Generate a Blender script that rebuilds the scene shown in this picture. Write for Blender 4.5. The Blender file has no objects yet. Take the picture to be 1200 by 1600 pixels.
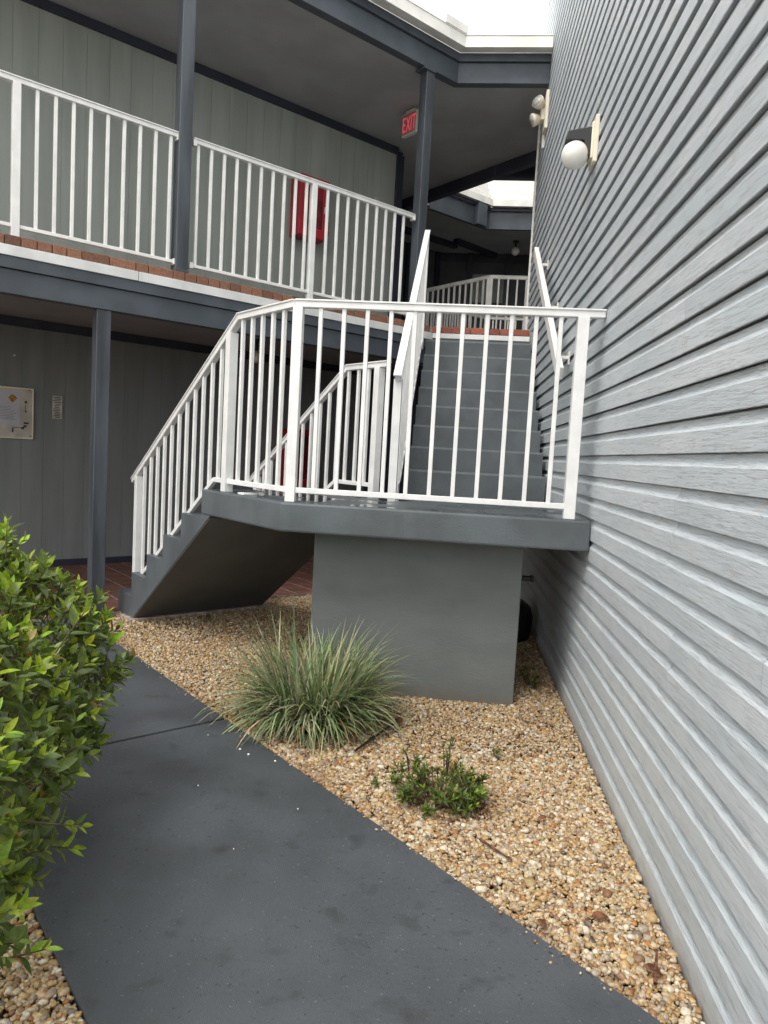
import bpy, bmesh, math, random
import numpy as np
from mathutils import Vector, Matrix, Euler
R = math.radians
scn = bpy.context.scene
COL = scn.collection
random.seed(7); NR = np.random.default_rng(7)
q = math.sqrt(.5)

# ------------------------------------------------------------------ camera
CAMLOC = Vector((-.7046, 0, 1.3434))
cf = Vector((-.09316557, .9924002, -.08038695)); cr = Vector((.99369785, .0977335, .05488848)); cu = Vector((-.06232784, .07476663, .99525132))
cd = bpy.data.cameras.new('camera'); cam = bpy.data.objects.new('camera', cd); COL.objects.link(cam)
cam.matrix_world = Matrix(((cr.x, cu.x, -cf.x, CAMLOC.x), (cr.y, cu.y, -cf.y, CAMLOC.y), (cr.z, cu.z, -cf.z, CAMLOC.z), (0, 0, 0, 1)))
cd.sensor_fit = 'VERTICAL'; cd.sensor_height = 32; cd.lens = 32 * 1105.5 / 1600; cd.clip_start = .05; cd.clip_end = 500
scn.camera = cam
# ------------------------------------------------------------------ sky, sun, exposure
SUN_EL, SUN_AZ = R(58), R(205)      # azimuth of the sun measured from +Y, clockwise
w = bpy.data.worlds.new('World'); scn.world = w; w.use_nodes = True
nt = w.node_tree; nt.nodes.clear()
sky = nt.nodes.new('ShaderNodeTexSky'); sky.sky_type = 'NISHITA'; sky.sun_disc = False
sky.sun_elevation = SUN_EL; sky.sun_rotation = SUN_AZ
mx = nt.nodes.new('ShaderNodeMixRGB'); mx.inputs[0].default_value = .90; mx.inputs[2].default_value = (13.4, 13.3, 13.0, 1)
bg = nt.nodes.new('ShaderNodeBackground'); bg.inputs[1].default_value = .12
ow = nt.nodes.new('ShaderNodeOutputWorld')
nt.links.new(sky.outputs[0], mx.inputs[1]); nt.links.new(mx.outputs[0], bg.inputs[0]); nt.links.new(bg.outputs[0], ow.inputs[0])
sl = bpy.data.lights.new('sun', 'SUN'); sl.energy = 1.1; sl.angle = R(18); sl.color = (1, .96, .9)
so = bpy.data.objects.new('sun', sl); COL.objects.link(so)
sd = Vector((math.sin(SUN_AZ) * math.cos(SUN_EL), math.cos(SUN_AZ) * math.cos(SUN_EL), math.sin(SUN_EL)))
so.rotation_euler = sd.to_track_quat('Z', 'Y').to_euler(); so.location = (0, -5, 12)
scn.view_settings.view_transform = 'Standard'; scn.view_settings.look = 'None'; scn.view_settings.gamma = 1
scn.view_settings.use_curve_mapping = False
scn.view_settings.exposure = 0.70
scn.render.engine = 'CYCLES'

# ------------------------------------------------------------------ materials
def mat(name, col, rough=.6, var=.12, vscale=3, bump=.15, bscale=60, stretch=(1, 1, 1), spec=.5, col2=None, rnd=0, detail=6,
        rough2=None, rscale=2, emit=0, attr=None, bdist=.004, thr=(.4, .6), trans=0, fine=None):
    m = bpy.data.materials.new(name); m.use_nodes = True; n = m.node_tree; L = n.links
    b = n.nodes['Principled BSDF']
    b.inputs['Roughness'].default_value = rough; b.inputs['Specular IOR Level'].default_value = spec
    g = n.nodes.new('ShaderNodeNewGeometry'); mp = n.nodes.new('ShaderNodeMapping'); mp.inputs['Scale'].default_value = stretch
    L.new(g.outputs['Position'], mp.inputs['Vector'])
    nz = n.nodes.new('ShaderNodeTexNoise'); nz.inputs['Scale'].default_value = vscale; nz.inputs['Detail'].default_value = detail
    L.new(mp.outputs[0], nz.inputs['Vector'])
    rp = n.nodes.new('ShaderNodeMapRange'); rp.inputs[1].default_value = thr[0]; rp.inputs[2].default_value = thr[1]
    L.new(nz.outputs[0], rp.inputs[0])
    mixc = n.nodes.new('ShaderNodeMixRGB')
    c2 = col2 if col2 else tuple(c * (1 - var * 2) for c in col)
    c1 = col if col2 else tuple(c * (1 + var * .6) for c in col)
    mixc.inputs[1].default_value = (*c1, 1); mixc.inputs[2].default_value = (*c2, 1)
    L.new(rp.outputs[0], mixc.inputs[0]); out = mixc.outputs[0]
    if attr:
        a = n.nodes.new('ShaderNodeAttribute'); a.attribute_name = attr
        mm = n.nodes.new('ShaderNodeMixRGB'); mm.blend_type = 'MULTIPLY'; mm.inputs[0].default_value = 1
        L.new(out, mm.inputs[1]); L.new(a.outputs['Color'], mm.inputs[2]); out = mm.outputs[0]
    if rnd:
        oi = n.nodes.new('ShaderNodeObjectInfo'); hv = n.nodes.new('ShaderNodeHueSaturation')
        r2 = n.nodes.new('ShaderNodeMapRange'); r2.inputs[3].default_value = 1 - rnd; r2.inputs[4].default_value = 1 + rnd
        L.new(oi.outputs['Random'], r2.inputs[0]); L.new(r2.outputs[0], hv.inputs['Value']); L.new(out, hv.inputs['Color']); out = hv.outputs[0]
    L.new(out, b.inputs['Base Color'])
    if rough2 is not None:
        n3 = n.nodes.new('ShaderNodeTexNoise'); n3.inputs['Scale'].default_value = rscale; n3.inputs['Detail'].default_value = 3
        L.new(mp.outputs[0], n3.inputs['Vector'])
        r3 = n.nodes.new('ShaderNodeMapRange'); r3.inputs[1].default_value = .48; r3.inputs[2].default_value = .56
        r3.inputs[3].default_value = rough; r3.inputs[4].default_value = rough2
        L.new(n3.outputs[0], r3.inputs[0]); L.new(r3.outputs[0], b.inputs['Roughness'])
    if bump:
        n2 = n.nodes.new('ShaderNodeTexNoise'); n2.inputs['Scale'].default_value = bscale; n2.inputs['Detail'].default_value = 5
        L.new(mp.outputs[0], n2.inputs['Vector'])
        bp = n.nodes.new('ShaderNodeBump'); bp.inputs['Strength'].default_value = bump; bp.inputs['Distance'].default_value = bdist
        L.new(n2.outputs[0], bp.inputs['Height']); L.new(bp.outputs[0], b.inputs['Normal'])
        if fine:
            n4 = n.nodes.new('ShaderNodeTexVoronoi'); n4.inputs['Scale'].default_value = fine
            L.new(g.outputs['Position'], n4.inputs['Vector'])
            b2 = n.nodes.new('ShaderNodeBump'); b2.inputs['Strength'].default_value = .25; b2.inputs['Distance'].default_value = .003
            L.new(n4.outputs[0], b2.inputs['Height']); L.new(bp.outputs[0], b2.inputs['Normal']); L.new(b2.outputs[0], b.inputs['Normal'])
    if emit:
        b.inputs['Emission Color'].default_value = (*col, 1); b.inputs['Emission Strength'].default_value = emit
    if trans:
        b.inputs['Transmission Weight'].default_value = 0
        tr = n.nodes.new('ShaderNodeBsdfTranslucent'); ms = n.nodes.new('ShaderNodeMixShader'); ms.inputs[0].default_value = trans
        L.new(out, tr.inputs[0]); L.new(b.outputs[0], ms.inputs[1]); L.new(tr.outputs[0], ms.inputs[2])
        L.new(ms.outputs[0], n.nodes['Material Output'].inputs[0])
    return m

M_TRIM = mat('blue_grey_wood_paint', (.070, .083, .100), .5, .10, 4, .35, 30, (1, 1, 1), bdist=.003, fine=None)
M_POST = mat('blue_grey_post_paint', (.064, .074, .088), .45, .2, 9, .5, 40, (1, 1, .12), bdist=.004)
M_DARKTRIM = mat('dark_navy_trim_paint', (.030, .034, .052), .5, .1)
M_STAIR = mat('grey_stair_paint', (.096, .110, .119), .48, .10, 3.5, .35, 25, bdist=.004, fine=180)
M_LAND = mat('wet_landing_paint', (.082, .095, .105), .42, .10, 3.5, .2, 25, rough2=.06, rscale=4, bdist=.003)
M_NOSE = mat('worn_nosing_paint', (.170, .186, .192), .5, .05, 25, .3, 60)
M_PILLAR = mat('grey_stucco_paint', (.140, .152, .149), .7, .05, 2.6, .5, 45, (1, 1, 2.2), bdist=.004, fine=500, detail=9)
M_SOFFIT = mat('stair_underside_paint', (.13, .132, .13), .8, .05, 3, .2, 60)
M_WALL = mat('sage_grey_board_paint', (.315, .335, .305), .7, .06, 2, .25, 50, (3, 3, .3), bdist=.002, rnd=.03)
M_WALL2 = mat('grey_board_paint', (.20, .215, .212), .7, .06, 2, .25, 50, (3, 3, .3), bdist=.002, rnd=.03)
M_FARWALL = mat('shade_darkened_far_wall', (.085, .09, .095), .8, .08)  # board wall grey, darkened to put the far wing's shade into the colour
M_CEIL = mat('grey_ceiling_paint', (.33, .33, .335), .7, .05, 2, .1, 40)
M_WHITE = mat('white_rail_paint', (.79, .79, .775), .38, .04, 8, .12, 50)
M_WHITE2 = mat('off_white_rail_paint', (.78, .76, .72), .42, .05, 8, .15, 50)
M_GUT = mat('cream_gutter_metal', (.80, .78, .73), .4, .05, 5, .05, 30)
M_FLASH = mat('white_flashing_metal', (.70, .71, .70), .45, .06, 5, .1, 30)
M_SHINGLE = mat('white_shingle', (.74, .73, .69), .9, .04, 20, .2, 90)
M_BRICK = mat('edge_brick', (.24, .115, .072), .85, .3, 90, .6, 160, col2=(.16, .075, .045), rnd=.35, bdist=.004, thr=(.42, .62))
M_BRICKR = mat('red_edge_brick', (.32, .11, .07), .8, .3, 40, .5, 160, col2=(.28, .08, .05), rnd=.3, bdist=.004)
M_PAVER = mat('red_brown_paver', (.19, .083, .062), .6, .12, 30, .4, 120, rnd=.18)
M_FLOOR = mat('grey_walkway_floor', (.27, .268, .265), .7, .1)
M_MORTAR = mat('mortar', (.42, .34, .29), .9, .2, 20, .5, 100)
M_PATH = mat('dark_grey_painted_concrete', (.069, .076, .084), .50, .10, 2.4, .30, 70, rough2=.40, rscale=1.2, bdist=.003, fine=420, detail=10)
M_GROUND = mat('gravelly_soil', (.20, .15, .10), .9, .3, 30, .9, 60, bdist=.02)
M_PEB = mat('pebble', (.95, .95, .95), .5, .12, 120, .2, 300, attr='tint', bdist=.001)
M_BLACK = mat('black_plastic', (.012, .012, .013), .4, .1)
M_LAMPBLK = mat('black_metal', (.03, .031, .033), .45, .1)
M_GLOBE = mat('white_globe_glass', (.80, .78, .73), .22, .02, 3, 0)
M_CREAM = mat('cream_plastic', (.78, .72, .58), .4, .04)
M_CREAMD = mat('lamp_lens', (.55, .53, .47), .25, .3, 160, .5, 200)
M_RED = mat('red_enamel', (.42, .015, .03), .35, .1, 3, .05)
M_REDD = mat('dark_red_glass', (.20, .015, .025), .15, .2, 8, 0)
M_PAPER = mat('aged_paper_board', (.52, .49, .43), .7, .12, 6, .05)
M_PAPERB = mat('printed_paper', (.50, .50, .55), .7, .05, 6, 0)
M_INK = mat('dark_ink', (.05, .05, .055), .7, .1)
M_INKG = mat('faded_ink', (.28, .28, .30), .7, .1)
M_ORANGE = mat('orange_print', (.45, .22, .03), .6, .3, 60, 0)
M_SALMON = mat('salmon_sign', (.42, .14, .09), .6, .2, 60, 0)
M_TAN = mat('tan_sign', (.50, .42, .33), .6, .1, 60, 0)
M_EXIT = mat('red_exit_letters', (.9, .10, .14), .5, 0, emit=.26, bump=0)
M_EXITF = mat('pink_exit_panel', (.44, .17, .17), .5, .05, bump=0)
M_EXITB = mat('grey_exit_housing', (.55, .54, .51), .5, .05)
M_LEAF = mat('shrub_leaf', (1, 1, 1), .34, .15, 60, .15, 90, attr='tint', trans=.28, spec=.45)
M_BLADE = mat('variegated_blade', (1, 1, 1), .5, .1, 60, 0, attr='tint', trans=.25)
M_STEM = mat('brown_stem', (.10, .065, .035), .8, .2)
M_BARK = mat('red_bark_chip', (.16, .06, .035), .85, .3, 60)
M_DEAD = mat('dead_leaf', (.22, .085, .04), .7, .3, 60, trans=.15)

def add_specks(m, scale, dark, light, amt=.9):
    n = m.node_tree; L = n.links; b = n.nodes['Principled BSDF']; src = b.inputs['Base Color'].links[0].from_socket
    g = n.nodes.new('ShaderNodeNewGeometry')
    for sc, lo, hi, c in ((scale, .66, .70, dark), (scale * 1.7, .69, .72, light), (9, .60, .75, tuple(v * .8 for v in dark[:3]))):
        z = n.nodes.new('ShaderNodeTexNoise'); z.inputs['Scale'].default_value = sc; z.inputs['Detail'].default_value = 3 if sc > 20 else 9
        L.new(g.outputs['Position'], z.inputs['Vector']); r_ = n.nodes.new('ShaderNodeMapRange'); r_.inputs[1].default_value = lo; r_.inputs[2].default_value = hi; r_.inputs[4].default_value = amt if sc > 20 else .45
        L.new(z.outputs[0], r_.inputs[0]); x = n.nodes.new('ShaderNodeMixRGB'); L.new(r_.outputs[0], x.inputs[0]); L.new(src, x.inputs[1]); x.inputs[2].default_value = (*c[:3], 1); src = x.outputs[0]
    L.new(src, b.inputs['Base Color'])
def splash(m, zmax, dirt, amt):
    n = m.node_tree; L = n.links; b = n.nodes['Principled BSDF']; src = b.inputs['Base Color'].links[0].from_socket
    g = n.nodes.new('ShaderNodeNewGeometry'); sx = n.nodes.new('ShaderNodeSeparateXYZ'); L.new(g.outputs['Position'], sx.inputs[0])
    z = n.nodes.new('ShaderNodeTexNoise'); z.inputs['Scale'].default_value = 14; z.inputs['Detail'].default_value = 8; L.new(g.outputs['Position'], z.inputs['Vector'])
    a = n.nodes.new('ShaderNodeMath'); a.operation = 'MULTIPLY_ADD'; L.new(z.outputs[0], a.inputs[0]); a.inputs[1].default_value = -zmax * 1.6; L.new(sx.outputs['Z'], a.inputs[2])
    r_ = n.nodes.new('ShaderNodeMapRange'); r_.inputs[1].default_value = zmax * .1; r_.inputs[2].default_value = -zmax * .9; r_.inputs[3].default_value = 0; r_.inputs[4].default_value = amt
    L.new(a.outputs[0], r_.inputs[0]); x = n.nodes.new('ShaderNodeMixRGB'); L.new(r_.outputs[0], x.inputs[0]); L.new(src, x.inputs[1]); x.inputs[2].default_value = (*dirt, 1)
    L.new(x.outputs[0], b.inputs['Base Color'])
splash(M_PILLAR, .09, (.13, .10, .07), .6)
add_specks(M_PATH, 60, (.035, .036, .04), (.18, .19, .20))
add_specks(M_PATH, 140, (.040, .042, .047), (.15, .16, .17), .7)

def siding_mat():
    m = bpy.data.materials.new('pale_blue_grey_siding_paint'); m.use_nodes = True; n = m.node_tree; L = n.links
    b = n.nodes['Principled BSDF']; b.inputs['Roughness'].default_value = .55
    g = n.nodes.new('ShaderNodeNewGeometry'); oi = n.nodes.new('ShaderNodeObjectInfo')
    off = n.nodes.new('ShaderNodeVectorMath'); off.operation = 'MULTIPLY_ADD'
    L.new(g.outputs['Position'], off.inputs[0]); off.inputs[1].default_value = (1, 1, 1)
    sc = n.nodes.new('ShaderNodeVectorMath'); sc.operation = 'SCALE'; sc.inputs[0].default_value = (3.1, 17.3, 5.7)
    L.new(oi.outputs['Random'], sc.inputs['Scale']); L.new(sc.outputs[0], off.inputs[2])
    def noise(stretch, scale, det=5, dist=0, rough=.6):
        mp = n.nodes.new('ShaderNodeMapping'); mp.inputs['Scale'].default_value = stretch
        L.new(off.outputs[0], mp.inputs['Vector'])
        z = n.nodes.new('ShaderNodeTexNoise'); z.inputs['Scale'].default_value = scale; z.inputs['Detail'].default_value = det
        z.inputs['Distortion'].default_value = dist; z.inputs['Roughness'].default_value = rough
        L.new(mp.outputs[0], z.inputs['Vector']); return z.outputs[0]
    def rng(s, a, c, lo=0, hi=1):
        r = n.nodes.new('ShaderNodeMapRange'); r.inputs[1].default_value = a; r.inputs[2].default_value = c
        r.inputs[3].default_value = lo; r.inputs[4].default_value = hi; L.new(s, r.inputs[0]); return r.outputs[0]
    def mixf(f, a, c, mode='MIX'):
        x = n.nodes.new('ShaderNodeMixRGB'); x.blend_type = mode
        for i, v in enumerate((f, a, c)):
            if hasattr(v, 'node'): L.new(v, x.inputs[i])
            else: x.inputs[i].default_value = v
        return x.outputs[0]
    grain = noise((1, .05, 1), 210, 4, .8)            # fine wood grain that runs along the board
    crack = rng(noise((1, .045, 1), 150, 3, 1.9), .545, .63)
    ccr = rng(noise((1, 1.5, .22), 120, 3, .8), .62, .67)   # short cross checks
    patch = rng(noise((1, 1.0, 2.2), 3.2, 4), .56, .64)
    wear = rng(noise((1, 1.5, 4), 5.5, 7, .4, .7), .60, .615)
    blot = rng(noise((1, .7, 2), 1.7, 4), .35, .65)
    c = mixf(blot, (.485, .532, .560, 1), (.575, .607, .628, 1))
    c = mixf(rng(grain, .3, .7), c, mixf(1.0, c, (.90, .90, .90, 1), 'MULTIPLY'))
    c = mixf(wear, c, (.50, .515, .52, 1))
    dk = n.nodes.new('ShaderNodeMath'); dk.operation = 'MULTIPLY'; L.new(ccr, dk.inputs[0]); L.new(patch, dk.inputs[1])
    mxx = n.nodes.new('ShaderNodeMath'); mxx.operation = 'MAXIMUM'; L.new(dk.outputs[0], mxx.inputs[0]); L.new(crack, mxx.inputs[1])
    sm = n.nodes.new('ShaderNodeMath'); sm.operation = 'MULTIPLY'; L.new(mxx.outputs[0], sm.inputs[0]); sm.inputs[1].default_value = .38
    c = mixf(sm.outputs[0], c, (.33, .34, .345, 1))
    hv = n.nodes.new('ShaderNodeHueSaturation'); L.new(c, hv.inputs['Color']); L.new(rng(oi.outputs['Random'], 0, 1, .965, 1.03), hv.inputs['Value'])
    L.new(hv.outputs[0], b.inputs['Base Color'])
    h = n.nodes.new('ShaderNodeMath'); h.operation = 'SUBTRACT'; L.new(grain, h.inputs[0]); L.new(mxx.outputs[0], h.inputs[1])
    bp = n.nodes.new('ShaderNodeBump'); bp.inputs['Strength'].default_value = .7; bp.inputs['Distance'].default_value = .0025
    L.new(h.outputs[0], bp.inputs['Height']); L.new(bp.outputs[0], b.inputs['Normal'])
    return m
M_SIDING = siding_mat()

splash(M_SIDING, .07, (.30, .26, .21), .55)
# ------------------------------------------------------------------ builders
WM = {}
def place(o, M, parent):
    if parent is not None:
        o.parent = parent; o.matrix_parent_inverse = WM[parent.name].inverted()
    o.matrix_basis = M; COL.objects.link(o); WM[o.name] = M.copy(); return o
def thing(name, label, cat, loc, group=None, kind=None):
    o = bpy.data.objects.new(name, None); o.empty_display_size = .1
    if kind: o['kind'] = kind
    else: o['category'] = cat
    o['label'] = label
    if group: o['group'] = group
    return place(o, Matrix.Translation(Vector(loc)), None)
def tag(o, label=None, cat=None, group=None, kind=None):
    if label: o['label'] = label
    if cat: o['category'] = cat
    if group: o['group'] = group
    if kind: o['kind'] = kind
    return o
def raw(name, verts, faces, m, parent=None, smooth=False, bev=0):
    v = [Vector(p) for p in verts]; lo = Vector((min(p[i] for p in v) for i in range(3))); hi = Vector((max(p[i] for p in v) for i in range(3)))
    c = (lo + hi) / 2; me = bpy.data.meshes.new(name); me.from_pydata([p - c for p in v], [], faces)
    bm = bmesh.new(); bm.from_mesh(me)
    bmesh.ops.recalc_face_normals(bm, faces=bm.faces)
    if bev: bmesh.ops.bevel(bm, geom=[e for e in bm.edges if len(e.link_faces) == 2 and e.calc_face_angle() > .3], offset=bev, segments=2, affect='EDGES', profile=.6)
    bm.to_mesh(me); bm.free()
    if smooth: me.polygons.foreach_set('use_smooth', [True] * len(me.polygons))
    me.materials.append(m)
    return place(bpy.data.objects.new(name, me), Matrix.Translation(c), parent)
BC = {}
def boxmesh(sx, sy, sz, m, bev):
    k = (round(sx, 4), round(sy, 4), round(sz, 4), m.name, bev)
    if k not in BC:
        bm = bmesh.new(); bmesh.ops.create_cube(bm, size=1)
        bmesh.ops.scale(bm, vec=(sx, sy, sz), verts=bm.verts)
        if bev: bmesh.ops.bevel(bm, geom=list(bm.edges), offset=bev, segments=1, affect='EDGES')
        me = bpy.data.meshes.new('piece'); bm.to_mesh(me); bm.free(); me.materials.append(m); BC[k] = me
    return BC[k]
def box(name, c, s, m, parent=None, rz=0, bev=.002, rot=None):
    me = boxmesh(*s, m, bev); me.name = name
    rm = rot if rot is not None else Matrix.Rotation(rz, 4, 'Z')
    return place(bpy.data.objects.new(name, me), Matrix.Translation(Vector(c)) @ rm, parent)
def bar(name, p0, p1, wd, ht, m, parent=None, bev=.002):
    p0, p1 = Vector(p0), Vector(p1); d = p1 - p0; X = d.normalized()
    Y = Vector((0, 0, 1)).cross(X) if abs(X.z) < .99 else Vector((0, 1, 0)); Y.normalize(); Z = X.cross(Y)
    rm = Matrix(((X.x, Y.x, Z.x), (X.y, Y.y, Z.y), (X.z, Y.z, Z.z))).to_4x4()
    return box(name, (p0 + p1) / 2, (d.length, wd, ht), m, parent, rot=rm, bev=bev)
def prism(name, poly, z0, z1, m, parent=None, bev=0):
    n = len(poly); v = [(x, y, z0) for x, y in poly] + [(x, y, z1) for x, y in poly]
    f = [tuple(range(n))[::-1], tuple(range(n, 2 * n))] + [(i, (i + 1) % n, n + (i + 1) % n, n + i) for i in range(n)]
    return raw(name, v, f, m, parent, bev=bev)
def extr(name, prof, o, u, v, d, m, parent=None, bev=0):   # profile in (u,v), extruded by vector d
    o, u, v, d = Vector(o), Vector(u), Vector(v), Vector(d); n = len(prof)
    A = [o + u * a + v * b for a, b in prof]; B = [p + d for p in A]
    f = [tuple(range(n))[::-1], tuple(range(n, 2 * n))] + [(i, (i + 1) % n, n + (i + 1) % n, n + i) for i in range(n)]
    return raw(name, A + B, f, m, parent, bev=bev)
def lathe(name, prof, c, m, parent=None, seg=24, axis=None):
    vs, fs = [], []
    for r, z in prof:
        for i in range(seg):
            a = 2 * math.pi * i / seg; vs.append(Vector((r * math.cos(a), r * math.sin(a), z)))
    k = len(prof)
    for j in range(k - 1):
        for i in range(seg): fs.append((j * seg + i, j * seg + (i + 1) % seg, (j + 1) * seg + (i + 1) % seg, (j + 1) * seg + i))
    fs.append(tuple(range(seg))[::-1]); fs.append(tuple(range((k - 1) * seg, k * seg)))
    rm = Matrix.Identity(4)
    if axis is not None: rm = Vector(axis).to_track_quat('Z', 'Y').to_matrix().to_4x4()
    vs = [rm @ p + Vector(c) for p in vs]
    return raw(name, vs, fs, m, parent, smooth=True)
def globe(name, c, r, m, parent): return lathe(name, [(max(r * math.sin(math.pi * i / 14), .002), -r * math.cos(math.pi * i / 14)) for i in range(15)], c, m, parent, 28)
def W(a, b, z): return Vector((a * q - b * q, a * q + b * q, z))      # 45 degree frame: a along the balcony, b into the building
def cB(c): return c * q
def onB(x, c, z, off=0): return Vector((x + off * q, x + c - off * q, z)) # point on balcony line at world x; off = towards the camera
R45 = math.pi / 4

# ================================================================== SETTING
H = 1.0718; RR = H / 6; L = 3.5938; XB = -1.5838; TH = .1557; FL = 2.657; CC = 8.2693
g = raw('ground', [(-90, -90, -.03), (90, -90, -.03), (90, 90, -.03), (-90, 90, -.03)], [(0, 1, 2, 3)], M_GROUND); g['kind'] = 'structure'
g['label'] = 'brown gravelly soil under the pebbles and hedge'
# path
pt = thing('path', 'dark grey painted concrete path crossing diagonally past the hedge to the brick patio', '', (-1.5, 2.5, 0), kind='structure')
def slab(poly): 
    o = prism('concrete_slab', poly, -.06, .012, M_PATH, pt, bev=.006); return o
def pp(s, t): return ((t - s) / 2, (t + s) / 2)      # s = y-x, t = x+y
slab([pp(5.055, .0), pp(5.055, 1.56), pp(8.38, 1.56), pp(8.38, .0)])
slab([pp(5.028, 1.56), pp(5.028, .0), (-1.40, 1.40), (-1.40, -1.0), (-.02, -1.0), (-.02, 1.58)])
slab([(-1.40, -1.018), (-1.40, -5), (-.02, -5), (-.02, -1.018)])
# patio of pavers
pa = thing('brick_patio', 'red brown brick paving under the ground floor walkway', '', (-3, 7, 0), kind='structure')
base = prism('mortar_bed', [(-9, -.57), (-2.0, 6.43), (0, 8.43), (0, 10.2), (-3, 9.0), (-9, 3.3)], -.05, .0165, M_MORTAR, pa)
slots = []
for i in range(-20, 40):
    for j in range(0, 24):
        a = 1.0 + i * .216; b = cB(8.43) + .055 + j * .104
        p = W(a, b, 0)
        if p.x > -.15: continue
        d = p - CAMLOC; zf = d.dot(cf); u = 600 + 1105.5 * d.dot(cr) / zf; v = 800 - 1105.5 * d.dot(cu) / zf
        vis = (95 < u < 215 and 870 < v < 970) or (410 < u < 500 and 870 < v < 960)
        slots.append((0 if vis else 1, d.length, p))
slots.sort(key=lambda s: (s[0], s[1]))
for k, (vv, dd, p) in enumerate(slots[:300]):
    box('brick', (p.x, p.y, .004 + random.uniform(-.0015, .0015)), (.202, .099, .03), M_PAVER, pa, R45, bev=.002)
bm = bmesh.new()
for vv, dd, p in slots[300:]:
    t = Matrix.Translation((p.x, p.y, .004)) @ Matrix.Rotation(R45, 4, 'Z') @ Matrix.Diagonal((.204, .098, .03, 1))
    bmesh.ops.create_cube(bm, size=1, matrix=t)
me = bpy.data.meshes.new('more_bricks'); bm.to_mesh(me); bm.free(); me.materials.append(M_PAVER)
o = place(bpy.data.objects.new('far_bricks', me), Matrix.Identity(4), pa); o['kind'] = 'stuff'

# ================================================================== SIDING WALL
SB = .1064; Z0 = .0155
sw = thing('siding_wall', 'tall pale blue grey lap siding wall filling the right side', 'wall', (.1, 3, 0))
box('wall_core', (.157, 2.77, 3.31), (.24, 10.5, 6.62), M_SIDING, sw, bev=0)
SPR = [(0, 0), (-.0005, SB * .62), (.003, SB * .66), (.0140, SB * .80), (.0162, SB * .85), (.0166, SB - .0025), (.036, SB - .0025), (.036, .007), (.0045, .007), (.0035, .0)]
SPR = [(x, z) for x, z in SPR]
sm_cache = {}
def siding(y0, y1, k):
    Ln = round(y1 - y0, 3)
    if Ln not in sm_cache:
        n = len(SPR); v = [(x, -Ln / 2, z) for x, z in SPR] + [(x, Ln / 2, z) for x, z in SPR]
        me = bpy.data.meshes.new('siding_board'); me.from_pydata(v, [], [tuple(range(n)), tuple(range(n, 2 * n))[::-1]] + [(i, n + i, n + (i + 1) % n, (i + 1) % n) for i in range(n)])
        bm = bmesh.new(); bm.from_mesh(me); bmesh.ops.recalc_face_normals(bm, faces=bm.faces)
        bmesh.ops.bevel(bm, geom=[e for e in bm.edges if abs(e.verts[0].co.x) < .001 and abs(e.verts[1].co.x) < .001 and abs(e.verts[0].co.z) < .001 and abs(e.verts[1].co.z) < .001], offset=.0018, segments=2, affect='EDGES')
        bm.to_mesh(me); bm.free(); me.materials.append(M_SIDING); sm_cache[Ln] = me
    dx = random.uniform(-.0006, .0006)
    place(bpy.data.objects.new('siding_board', sm_cache[Ln]), Matrix.Translation((dx, (y0 + y1) / 2, Z0 + k * SB + random.uniform(-.0008, .0008))) @ Matrix.Rotation(random.uniform(-.00012, .00012), 4, 'X'), sw)
js = [2.31, 4.75, 3.5, 5.9, 1.6, 4.2, 2.9, 6.4]
for k in range(62):
    pr = (k + 0) // 2
    jn = 2.312 if k in (10, 11) else js[pr % 8] + (.07 if (pr // 8) % 2 else -.11) * (pr // 8)
    cuts = [-2.45] + sorted({round(jn - 3.66, 3), round(jn, 3), round(jn + 3.66, 3)}) + [8.04]
    cuts = [c for c in cuts if -2.45 <= c <= 8.04]
    for a, b in zip(cuts, cuts[1:]):
        if b - a > .15: siding(a + (.0012 if a > -2.4 else 0), b - (.0012 if b < 8 else 0), k)
box('base_board', (.012, 2.79, -.012), (.022, 10.48, .053), M_SIDING, sw, bev=.002)
box('corner_trim', (.008, 8.065, 3.31), (.05, .045, 6.62), M_WHITE2, sw, bev=.002)

# ================================================================== STAIRCASE (landing, two flights, pillar)
st = thing('concrete_staircase', 'dark grey painted concrete staircase turning at a raised landing', 'staircase', (-1, 4.5, 0))
C0, T1 = .9396, .2878; WF = 1.11; XR = -.012; L2, T2 = 5.2374, .2513; XL = -1.045
BND = Vector((XB, L, 0)); DS = Vector((-q, q, 0)); DW = Vector((q, q, 0))
def F(s, w_, z): p = BND + DS * s + DW * w_; return Vector((p.x, p.y, z))
corner_in = F(C0, WF, 0)
# inner boundary: from (C0,WF) back towards the camera side until x = XL, then up to L2
sI = (BND.x + q * WF - XL) / q
pI = F(sI, WF, 0)
poly = [(XR - .07, L), (XB, L), tuple(F(C0, 0, 0).xy), tuple(corner_in.xy), tuple(pI.xy), (XL, L2), (XR - .0, L2), (XR, L + .4)]
poly = [(-.003, L), (XB, L), tuple(F(C0, 0, 0).xy), tuple(corner_in.xy), tuple(pI.xy), (XL, L2), (-.03, L2), (-.03, L + .25), (-.003, L + .2)]
prism('landing_slab', poly, H - TH, H - .002, M_STAIR, st, bev=.011)
ins = [(-.03, L + .022), (XB + .012, L + .022), tuple((F(C0 - .015, .022, 0)).xy), tuple(F(C0 - .015, WF - .01, 0).xy), tuple((pI + Vector((.008, 0, 0))).xy), (XL + .008, L2 - .002), (-.045, L2 - .002), (-.045, L + .25), (-.03, L + .2)]
prism('landing_surface', ins, H - .0015, H, M_LAND, st)
for k, x in enumerate((-.98, -.965, -.952, -.94, -.42, -.405, -.392, -.378, -.362)):
    box('paint_run', (x, L - .0004, H - TH / 2 - .004), (.003, .0022, TH * random.uniform(.62, .8)), M_STAIR, st, bev=0)
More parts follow.
